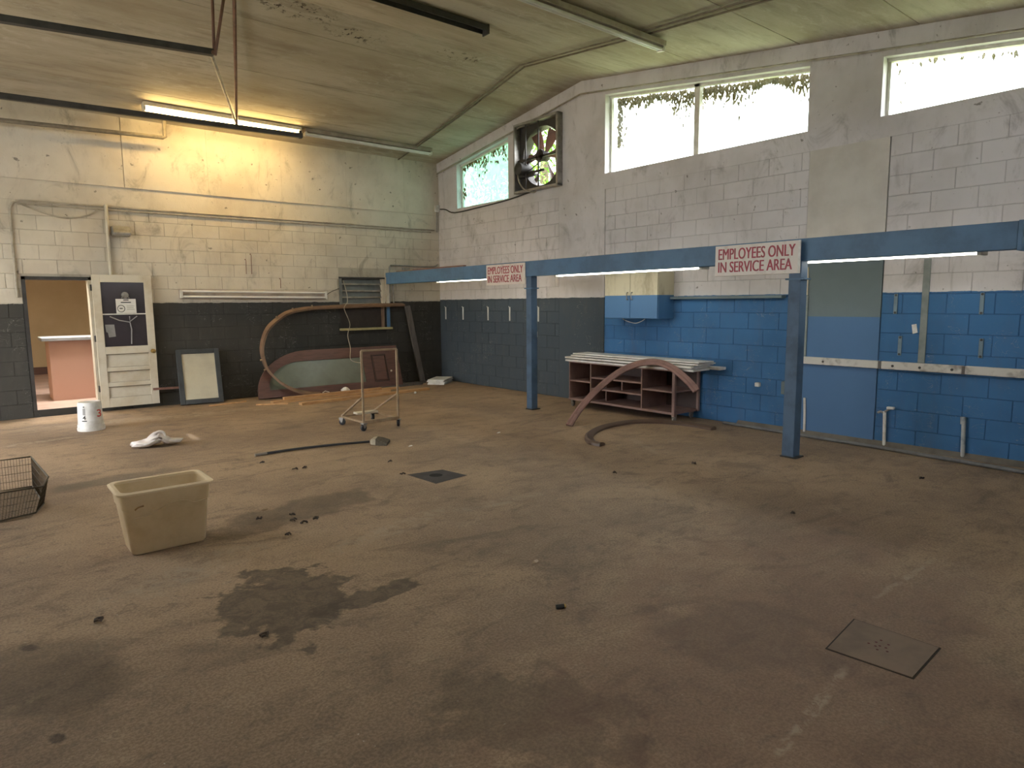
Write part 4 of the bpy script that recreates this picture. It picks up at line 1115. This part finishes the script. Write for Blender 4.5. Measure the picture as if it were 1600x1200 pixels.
# ------------------------------------------------------------------ right wall fittings
cb = thing('wall_cabinet', 'two-door wall cabinet, cream above and blue below, on the right wall', 'cabinet', (-0.17, -5.37, 1.335))
mt, nt, bs = newmat('two_tone_cabinet')
p = posnode(nt); sx = nd(nt, 'ShaderNodeSeparateXYZ'); nt.links.new(p, sx.inputs[0])
n1 = noise(nt, p, 4, 5, 0.7, (1, 1, 0.4))
cr = mixc(nt, ramp(nt, n1, 0.45, 0.75), (0.56, 0.52, 0.38), (0.32, 0.27, 0.17))
c = mixc(nt, math2(nt, 'LESS_THAN', sx.outputs[2], 1.66), cr, mixc(nt, n1, (0.075, 0.20, 0.40), (0.06, 0.16, 0.33)))
nt.links.new(c, bs.inputs['Base Color']); setin(bs, Roughness=0.5)
obj('cabinet_body', B().box(-0.33, 0.0, -5.855, -4.885, 1.335, 1.975), mt, cb, bevel=0.003)
for y0, y1, hy in ((-5.365, -4.892, -5.33), (-5.848, -5.371, -5.41)):
    d_ = obj('cabinet_door', B().box(-0.35, -0.331, y0, y1, 1.342, 1.968), mt, cb, bevel=0.003)
    obj('handle', B().tube(catmull([(-0.352, hy, 1.70), (-0.378, hy, 1.69), (-0.378, hy, 1.61), (-0.352, hy, 1.60)], 4), 0.007, 6), M_gal, d_, smooth=True)
pipe('cabinet_cord', 'pale cord hanging in a loop under the wall cabinet', 'cord', catmull([(-0.25, -5.15, 1.33), (-0.25, -5.22, 1.30), (-0.25, -5.38, 1.27), (-0.25, -5.5, 1.30), (-0.25, -5.56, 1.335)], 4), 0.006, M_whiteboard, None, 6)
tag(obj('wall_ledge', B().box(-0.10, 0.0, -7.48, -5.86, 1.60, 1.635), M_slate, bevel=0.003), 'narrow dark ledge on the blue wall between cabinet and column', 'ledge')
# white rail of separate boards on the blue wall
M_rail = simple('chipped_white_rail', (0.55, 0.53, 0.49), 0.6, c2=(0.24, 0.21, 0.19), scale=7, lo=0.48, hi=0.72)
rl = thing('bumper_rail', 'chipped white wooden rail along the blue wall', 'rail', (-0.02, -8.8, 0.83))
for y0, y1 in ((-8.58, -7.74), (-9.36, -8.605), (-12.3, -9.38)):
    obj('rail_board', B().box(-0.045, -0.002, y0, y1, 0.835, 0.918), M_rail, rl, bevel=0.004)
for y in (-8.59, -9.37):
    obj('joint_block', B().box(-0.045, -0.002, y-0.012, y+0.018, 0.835, 0.915), M_greywood, rl)
for y in (-7.98, -8.72, -8.98, -9.27):
    obj('bolt', B().lathe([(0.014, 0.0), (0.012, -0.004)], (-0.045, y, 0.873), 10, 'x'), M_dark, rl)
def strip(label, y0, y1, z0, z1, mat, name='wall_strip', t=0.012, cat='strip'):
    return tag(obj(name, B().box(-t, -0.001, y0, y1, z0, z1), mat, bevel=0.002), label, cat)
M_gstrip = simple('grey_green_strip', (0.24, 0.27, 0.26), 0.6, c2=(0.16, 0.19, 0.19), scale=5)
strip('grey-green vertical strip on the blue wall above the rail', -9.01, -8.945, 0.92, 1.98, M_gstrip)
strip('pale vertical strip at the left edge of the slate panel', -7.76, -7.69, 0.92, 1.62, M_gstrip, t=0.02)
strip('cream strip at the upper left of the slate panel', -7.75, -7.69, 1.63, 1.95, M_cream, t=0.02)
tag(obj('panel_lintel', B().box(-0.03, -0.004, -8.58, -7.69, 1.99, 2.03), M_slate, bevel=0.003), 'dark lintel over the slate wall panel', 'lintel')
tag(obj('paper_tag', B().prism([(-8.865, 1.31), (-8.91, 1.32), (-8.925, 1.23), (-8.88, 1.215)], -0.004, -0.001, YZX), M_whiteboard), 'small white paper tag stuck on the blue wall', 'tag')
M_br = simple('bracket_ghost', (0.15, 0.22, 0.27), 0.6)
for lab, y, z0, z1 in (('metal slot bracket upper left of the grey-green strip', -8.70, 1.42, 1.63), ('metal slot bracket lower left of the grey-green strip', -8.765, 0.985, 1.19), ('metal slot bracket upper right of the grey-green strip', -9.47, 1.42, 1.63), ('metal slot bracket lower right of the grey-green strip', -9.49, 1.0, 1.19)):
    b_ = thing('slot_bracket', lab, 'bracket', (-0.005, y, z0), 'slot brackets on the blue wall')
    obj('bracket_bar', B().box(-0.012, 0.0, y-0.018, y+0.018, z0, z1), M_br, b_, bevel=0.002)
    for z in (z0+0.015, z1-0.015):
        obj('screw', B().lathe([(0.012, 0), (0.01, -0.005)], (-0.012, y, z), 8, 'x'), M_dark, b_)
for i, (lab, y) in enumerate((('leftmost', -0.21), ('second from left', -0.82), ('third from left', -1.63), ('fourth from left', -2.275), ('rightmost', -3.05))):
    b_ = thing('hook_bracket', lab + ' white hook bracket on the dark right wall', 'bracket', (-0.01, y, 1.24), 'hook brackets on the dark wall')
    obj('bracket_bar', B().box(-0.018, 0.0, y-0.013, y+0.013, 1.25, 1.50), M_whiteboard, b_, bevel=0.003)
    obj('hook', B().tube([(-0.015, y, 1.49), (-0.03, y, 1.50), (-0.032, y, 1.512)], 0.007, 6), M_whiteboard, b_)
pipe('pipe_stub', 'thin white pipe stub right of the nearer column', 'pipe', [(-0.015, -7.785, 0.03), (-0.015, -7.78, 0.25), (-0.015, -7.77, 0.43)], 0.014, M_whiteboard, 'pipe stubs on the blue wall')
tp = thing('pipe_stub', 'white pipe with tap on the blue wall below the rail', 'pipe', (-0.03, -8.67, 0), 'pipe stubs on the blue wall')
obj('riser', B().tube([(-0.03, -8.68, 0.0), (-0.03, -8.665, 0.38)], 0.017, 10), M_whiteboard, tp, smooth=True)
obj('tap_arm', B().tube([(-0.03, -8.66, 0.37), (-0.05, -8.70, 0.40), (-0.06, -8.73, 0.42)], 0.012, 8), M_gal, tp, smooth=True)
obj('tap_handle', B().box(-0.085, -0.04, -8.77, -8.70, 0.415, 0.44), M_whiteboard, tp, bevel=0.004)
obj('tap_spout', B().tube([(-0.03, -8.665, 0.36), (-0.04, -8.63, 0.375), (-0.04, -8.60, 0.36)], 0.013, 8), M_gal, tp, smooth=True)
pipe('pipe_stub', 'capped grey-white pipe stub on the blue wall at far right', 'pipe', [(-0.025, -9.412, 0.0), (-0.025, -9.40, 0.34), (-0.025, -9.395, 0.34), (-0.025, -9.392, 0.41)], [0.02, 0.02, 0.026, 0.026], simple('worn_pipe', (0.42, 0.44, 0.44), 0.6, c2=(0.2, 0.25, 0.3), scale=9), 'pipe stubs on the blue wall')
pipe('floor_pipe', 'long grey pipe lying on the floor along the blue wall', 'pipe', catmull([(-0.16, -6.79, 0.02), (-0.20, -7.8, 0.02), (-0.235, -8.79, 0.02), (-0.32, -9.8, 0.02), (-0.45, -11.2, 0.02)], 5), 0.02, simple('dull_pipe', (0.15, 0.155, 0.155), 0.6, c2=(0.10, 0.10, 0.10)))
struct('trim_2', B().prism([(0, 0), (0.06, 0), (0.0, 0.05)], -12.5, -6.9, mat_axes((0, 0, 0), (-1, 0, 0), (0, 0, 1), (0, 1, 0))), simple('rough_mortar', (0.17, 0.15, 0.125), 0.9, bump=0.5), 'rough mortar fillet at the foot of the blue wall')
tag(obj('wall_socket', B().box(-0.02, 0, -3.02, -2.95, 0.98, 1.08), M_whiteboard, bevel=0.004), 'small white socket on the dark wall by the column', 'socket')
tag(obj('socket_plug', B().box(-0.05, 0.0, -7.20, -7.14, 0.51, 0.56), M_whiteboard, bevel=0.006), 'small white plug on the blue wall left of the column', 'plug')

# ------------------------------------------------------------------ foreground floor things
# tote
tote = thing('plastic_tote', 'large beige rectangular plastic tote standing empty on the floor', 'tote', (-6.68, -6.85, 0))
M_tote = simple('beige_plastic', (0.66, 0.52, 0.32), 0.45, c2=(0.56, 0.42, 0.23), scale=4)
TB, TT = (-6.895, -6.45, -6.95, -6.70), (-6.945, -6.425, -7.03, -6.68)
def lerp4(t, ins=0.0):
    a = [x+(y-x)*t for x, y in zip(TB, TT)]
    return a[0]+ins, a[1]-ins, a[2]+ins, a[3]-ins
H = 0.43
lps = [rrect(*lerp4(0, 0.012), 0.004, 0.03), rrect(*lerp4(0), 0.02, 0.035), rrect(*lerp4(0.72), 0.72*H, 0.045), rrect(*lerp4(0.73, -0.006), 0.735*H, 0.045), rrect(*lerp4(1, -0.004), H-0.012, 0.05)]
inn = [rrect(*lerp4(1, 0.008), H, 0.05), rrect(*lerp4(0.5, 0.008), H*0.5, 0.04), rrect(*lerp4(0.02, 0.012), 0.012, 0.03)]
lip = [rrect(*lerp4(1, -0.022), H-0.014, 0.055), rrect(*lerp4(1, -0.024), H-0.002, 0.055), rrect(*lerp4(1, -0.012), H+0.006, 0.052)]
obj('tote_body', B().loft(lps + [rrect(*lerp4(1, 0.004), H-0.004, 0.05)] + inn), M_tote, tote, smooth=True)
obj('rim', B().loft([rrect(*lerp4(1, 0.002), H-0.02, 0.05)] + lip + [rrect(*lerp4(1, 0.010), H+0.002, 0.05), rrect(*lerp4(1, 0.008), H-0.02, 0.05)], False, False), simple('pale_beige_plastic', (0.74, 0.61, 0.41), 0.4, c2=(0.68, 0.55, 0.36)), tote, smooth=True)
def front(x, z): 
    t = z/H; return Vector((x, TB[2]+(TT[2]-TB[2])*t-0.006, z))
rib = catmull([front(-6.88, 0.26), front(-6.80, 0.265), front(-6.74, 0.29), front(-6.66, 0.325), front(-6.58, 0.325), front(-6.53, 0.30), front(-6.48, 0.305), front(-6.45, 0.31)], 5)
obj('moulded_rib', B().tube(rib, 0.004, 6), M_tote, tote, smooth=True)
obj('smudge', B().tube(catmull([front(-6.87, 0.315), front(-6.85, 0.33), front(-6.82, 0.335)], 4), 0.005, 5), simple('smudge_brown', (0.33, 0.20, 0.07), 0.6), tote)

# upturned bucket
bk = thing('bucket', 'white plastic bucket standing upside down before the doorway', 'bucket', (-6.45, -1.66, 0))
c0 = (-6.45, -1.66)
obj('bucket_body', B().lathe([(0.152, 0.0), (0.156, 0.012), (0.156, 0.035), (0.150, 0.04), (0.150, 0.075), (0.143, 0.08), (0.131, 0.355), (0.127, 0.365), (0.115, 0.365), (0.112, 0.36)], (*c0, 0.0), 40), M_whiteboard, bk, smooth=True)
def wrap_text(txt, ang0, aw, z0, z1, mat, nm, vertical=False):
    if txt == '':
        pv = [(i/6, j) for i in range(7) for j in (0, 1)]; pf = [(2*i, 2*i+2, 2*i+3, 2*i+1) for i in range(6)]
    else:
        pv, pf = text_mesh(txt, 0.012)
    vs = []
    for x, y in pv:
        if vertical: x, y = 1-y, x
        a = ang0 + aw*(x-0.5); z = z0+(z1-z0)*y
        rr = 0.143+(0.131-0.143)*(z-0.08)/0.275+0.0025
        vs.append((c0[0]+rr*math.cos(a), c0[1]+rr*math.sin(a), z))
    me = bpy.data.meshes.new(nm); me.from_pydata(vs, [], pf)
    return obj(nm, me, mat, bk)
va = math.atan2(-11.58+1.66, -7.58+6.45)      # direction to the viewer
wrap_text('3', va+0.78, 0.46, 0.175, 0.27, simple('bright_red_print', (0.60, 0.05, 0.035), 0.5), 'red_number')
wrap_text('4', va-0.50, 0.30, 0.15, 0.205, M_ink, 'black_figure')
wrap_text('', va-0.50, 0.24, 0.21, 0.295, simple('grey_print', (0.30, 0.29, 0.28), 0.6), 'grey_print')
wrap_text('', va-0.50, 0.42, 0.128, 0.14, M_ink, 'black_underline')
wrap_text('', va-0.50, 0.14, 0.305, 0.32, M_ink, 'black_mark')

# crumpled bag
bag = thing('plastic_bag', 'crumpled white plastic bag on the floor', 'bag', (-6.05, -3.3, 0))
bm = bmesh.new(); bmesh.ops.create_icosphere(bm, subdivisions=4, radius=1.0)
from mathutils import noise as mn
for v in bm.verts:
    q = v.co.copy()
    rr = 1.0 + 0.32*mn.noise(q*2.1) + 0.14*mn.noise(q*5.3+Vector((3, 1, 2))) + 0.05*mn.noise(q*11)
    x, y, z = q.x*rr*0.215, q.y*rr*0.12, max(q.z*rr*0.5+0.42, 0.03)*0.10
    if x > 0.05: z += 0.05*math.exp(-((x-0.03)/0.06)**2) 
    z += 0.045*math.exp(-((x-0.03)/0.07)**2)
    x += 0.0; 
    if q.x > 0.85: x += 0.05
    v.co = Vector((x, y, z))
me = bpy.data.meshes.new('bag_body'); bm.to_mesh(me); bm.free()
for pl in me.polygons: pl.use_smooth = True
ang = math.atan2(0.05, 0.37)
for v in me.vertices:
    v.co = Matrix.Translation((-6.05, -3.33, 0)) @ Matrix.Rotation(ang-0.35, 4, 'Z') @ v.co
M_bag = simple('thin_white_plastic', (0.72, 0.66, 0.62), 0.45, c2=(0.62, 0.56, 0.52), scale=10)
obj('bag_body', me, M_bag, bag)
obj('bag_handle', B().tube(catmull([(-6.14, -3.33, 0.05), (-6.08, -3.34, 0.12), (-6.01, -3.36, 0.165), (-5.96, -3.38, 0.15), (-5.945, -3.39, 0.06)], 6), [0.02]*10+[0.014]*15, 8), M_bag, bag, smooth=True)

# wire basket
wk = thing('wire_basket', 'dark wire basket lying at the left edge of the floor', 'basket', (-7.6, -5.1, 0))
M_wire = simple('dark_wire', (0.10, 0.085, 0.06), 0.5, 0.4)
rim = [(-7.95, -4.62, 0.29), (-7.24, -4.50, 0.27), (-7.19, -5.45, 0.27), (-7.24, -5.66, 0.25), (-7.95, -5.80, 0.27)]
bot = [(-7.93, -4.60, 0.02), (-7.25, -4.52, 0.01), (-7.22, -5.20, 0.01), (-7.29, -5.46, 0.01), (-7.93, -5.66, 0.01)]
obj('rim_wire', B().tube(rim, 0.007, 7, closed=True), M_wire, wk)
obj('base_wire', B().tube(bot, 0.007, 7, closed=True), M_wire, wk)
wm = B()
def lp(P, t):
    n = len(P); f = t*n; i = int(f) % n; u = f-int(f)
    return Vector(P[i]).lerp(Vector(P[(i+1) % n]), u)
for k in range(170):
    wm.tube([lp(bot, k/170), lp(rim, k/170)], 0.0014, 3, False)
for h_ in (0.25, 0.5, 0.75):
    wm.tube([lp(bot, k/40).lerp(lp(rim, k/40), h_) for k in range(40)], 0.0018, 4, closed=True)
for k in range(1, 40):
    y = -4.56-k*0.0265
    x1 = -7.24 if y > -5.25 else -7.24-(abs(y)-5.25)*0.25
    wm.tube([(-7.93, y, 0.012), (x1, y, 0.012)], 0.0014, 3, False)
for k in range(1, 8):
    wm.tube([(-7.93+k*0.085, -4.57, 0.014), (-7.93+k*0.085, -5.5, 0.014)], 0.0016, 3, False)
tag(obj('wire_mesh', wm, M_wire, wk), kind='stuff')

# broom
br = thing('broom', 'broom with dark handle lying on the floor', 'broom', (-4.7, -4.75, 0))
hp = catmull([(-5.352, -4.615, 0.014), (-5.0, -4.62, 0.018), (-4.6, -4.70, 0.022), (-4.17, -4.86, 0.03)], 5)
obj('handle', B().tube(hp, 0.014, 10), simple('dark_blue_handle', (0.035, 0.04, 0.05), 0.35), br, smooth=True)
obj('handle_grip', B().tube([hp[0]+Vector((-0.01, 0, 0)), hp[2]], 0.017, 10), simple('grey_grip', (0.30, 0.27, 0.22), 0.5), br, smooth=True)
M = Matrix.Translation((-4.16, -4.865, 0.0)) @ Matrix.Rotation(math.radians(-38), 4, 'Z')
hd = [(0.0, 0.03), (0.05, 0.07), (0.09, 0.085), (0.15, 0.12), (0.19, 0.13)]
obj('head', B().loft([[M @ Vector((a, -w_, 0.004)), M @ Vector((a, w_, 0.004)), M @ Vector((a, w_*0.9, hh)), M @ Vector((a, -w_*0.9, hh))] for a, w_, hh in ((0.0, 0.03, 0.05), (0.03, 0.07, 0.07), (0.07, 0.085, 0.075))]), simple('broom_block', (0.42, 0.36, 0.26), 0.5), br, bevel=0.004)
obj('bristles', B().loft([[M @ Vector((a, -w_, 0.003)), M @ Vector((a, w_, 0.003)), M @ Vector((a, w_*0.9, hh)), M @ Vector((a, -w_*0.9, hh))] for a, w_, hh in ((0.07, 0.083, 0.072), (0.13, 0.10, 0.06), (0.20, 0.12, 0.03))]), simple('bristle', (0.10, 0.085, 0.06), 0.9, c2=(0.05, 0.04, 0.03), scale=60, bump=0.6), br)

# floor drain plate and square hatch
dp = thing('drain_plate', 'dark square steel drain plate with a round hole in mid floor', 'drain', (-4.35, -6.54, 0))
c4 = [(-4.541, -6.328), (-4.511, -6.76), (-4.143, -6.706), (-4.20, -6.386)]
obj('recess_edge', B().loft([[Vector((x+(x+4.35)*0.06, y+(y+6.545)*0.06, z)) for x, y in c4] for z in (0.0003, 0.0015)]), simple('broken_concrete', (0.30, 0.22, 0.15), 0.9), dp)
n = 24; vs = []; fs = []
hc = Vector((-4.355, -6.52)); hr = 0.062
sqp = []
for k in range(n):
    t = k/n*4; i = int(t); u = t-i
    a, b_ = Vector(c4[i]), Vector(c4[(i+1) % 4]); sqp.append(a.lerp(b_, u))
for k in range(n):
    d_ = (sqp[k]-hc).normalized()
    vs += [(*sqp[k], 0.004), (*(hc+d_*hr), 0.004), (*(hc+d_*hr), 0.0016), (*sqp[k], 0.0016)]
for k in range(n):
    j = (k+1) % n
    fs += [(4*k, 4*j, 4*j+1, 4*k+1), (4*k+1, 4*j+1, 4*j+2, 4*k+2), (4*k+3, 4*j+3, 4*j, 4*k)]
obj('plate', B().add(vs, fs), simple('drain_steel', (0.05, 0.045, 0.045), 0.8, 0.0, c2=(0.035, 0.03, 0.03)), dp)
obj('drain_hole', B().lathe([(hr+0.002, 0.0), (hr+0.002, 0.0005)], (hc.x, hc.y, 0.0016), 24), simple('hole_black', (0.004, 0.004, 0.004), 0.9), dp)
hq = thing('floor_hatch', 'square rusty hatch cover set in the floor at lower right', 'hatch', (-4.48, -10.43, 0))
c4 = [(-4.691, -10.274), (-4.298, -10.229), (-4.286, -10.61), (-4.655, -10.628)]
mid = Vector((-4.483, -10.435))
obj('groove', B().loft([[Vector((x, y, z)) for x, y in c4] for z in (0.0004, 0.0012)]), simple('groove_dark', (0.035, 0.025, 0.018), 0.9), hq)
obj('cover', B().loft([[Vector((mid.x+(x-mid.x)*0.955, mid.y+(y-mid.y)*0.955, z)) for x, y in c4] for z in (0.0012, 0.004)]), simple('hatch_brown', (0.20, 0.135, 0.09), 0.7, c2=(0.15, 0.10, 0.068), scale=5), hq)
for i in range(9):
    a = i*2.4; rr = 0.018*math.sqrt(i)
    obj('vent_hole', B().lathe([(0.006, 0), (0.006, 0.0004)], (mid.x+rr*math.cos(a)*1.2, mid.y+0.01+rr*math.sin(a), 0.0041), 8), simple('rust_red', (0.10, 0.02, 0.015), 0.8), hq)

# scattered scraps
rnd = random.Random(11)
scr = [((-5.414, -4.97), 'below the broom handle'), ((-5.26, -5.445), 'in front of the broom, left of a pair'), ((-5.175, -5.454), 'in front of the broom, right of a pair'), ((-4.42, -5.773), 'between broom head and drain plate'),
       ((-4.575, -6.30), 'at the corner of the drain plate'), ((-6.031, -6.729), 'on the dark stain nearest the tote'), ((-5.81, -6.803), 'on the dark stain, farthest of a close cluster'), ((-5.844, -6.929), 'on the dark stain in the middle of a cluster'),
       ((-5.817, -7.04), 'on the dark stain, nearest of a close cluster'), ((-5.718, -7.0), 'on the dark stain at the right of a cluster'), ((-5.993, -7.208), 'just in front of the stain by the tote'), ((-3.07, -7.554), 'in the middle of the open floor'),
       ((-2.223, -7.81), 'near the nearer column on the open floor'), ((-2.963, -9.203), 'right of centre on the open floor'), ((-1.201, -9.454), 'near the blue wall at far right'), ((-7.198, -7.814), 'at the lower left of the floor'), ((-6.611, -8.512), 'below the large oil stain')]
M_scr = simple('dark_scrap', (0.035, 0.025, 0.018), 0.6, c2=(0.07, 0.045, 0.03), scale=30)
for (x, y), lab in scr:
    s_ = rnd.uniform(0.014, 0.023); a0 = rnd.uniform(0, 6)
    pts = [(x+s_*math.cos(a0+t)*(1+0.3*math.sin(3*t)), y+s_*0.8*math.sin(a0+t), 0.006+0.012*abs(math.sin(t*1.3+a0))) for t in (0, 0.9, 1.8, 2.7, 3.6, 4.5)]
    tag(obj('dark_scrap', B().sweep(pts, [(-0.007, -0.005), (0.007, -0.005), (0.005, 0.005), (-0.005, 0.005)], (0, 0, 1)), M_scr), 'small dark curled scrap ' + lab, 'scrap', 'dark scraps on the floor')
bt = thing('battery', 'small black cylinder lying on the floor below centre', 'battery', (-5.33, -9.21, 0))
bx = Vector((0.9, -0.45, 0)).normalized()
obj('cell', B().tube([Vector((-5.328, -9.208, 0.012))-bx*0.024, Vector((-5.328, -9.208, 0.012))+bx*0.018], 0.012, 12), M_black, bt, smooth=True)
obj('cap', B().tube([Vector((-5.328, -9.208, 0.012))+bx*0.018, Vector((-5.328, -9.208, 0.012))+bx*0.026], 0.0115, 12), M_brass, bt, smooth=True)
for lab, x, y, mt_ in (('tan curled leaf on the floor beside the tote stain', -5.922, -6.522, M_tan), ('pale curled leaf on the floor below the tote stain', -6.03, -7.25, M_tan), ('pale curled leaf in the middle of the floor', -5.031, -8.669, M_tan), ('white scrap beside the broom head', -3.894, -5.284, M_whiteboard), ('white scrap on the floor left of the shelf unit', -2.692, -5.337, M_whiteboard)):
    tag(obj('fallen_leaf' if mt_ is M_tan else 'paper_scrap', B().loft([[Vector((x-0.03, y, 0.003)), Vector((x, y+0.012, 0.014)), Vector((x, y-0.012, 0.006))], [Vector((x+0.03, y+0.01, 0.004)), Vector((x+0.032, y+0.016, 0.012)), Vector((x+0.03, y-0.002, 0.006))]]), mt_), lab, 'leaf' if mt_ is M_tan else 'scrap')
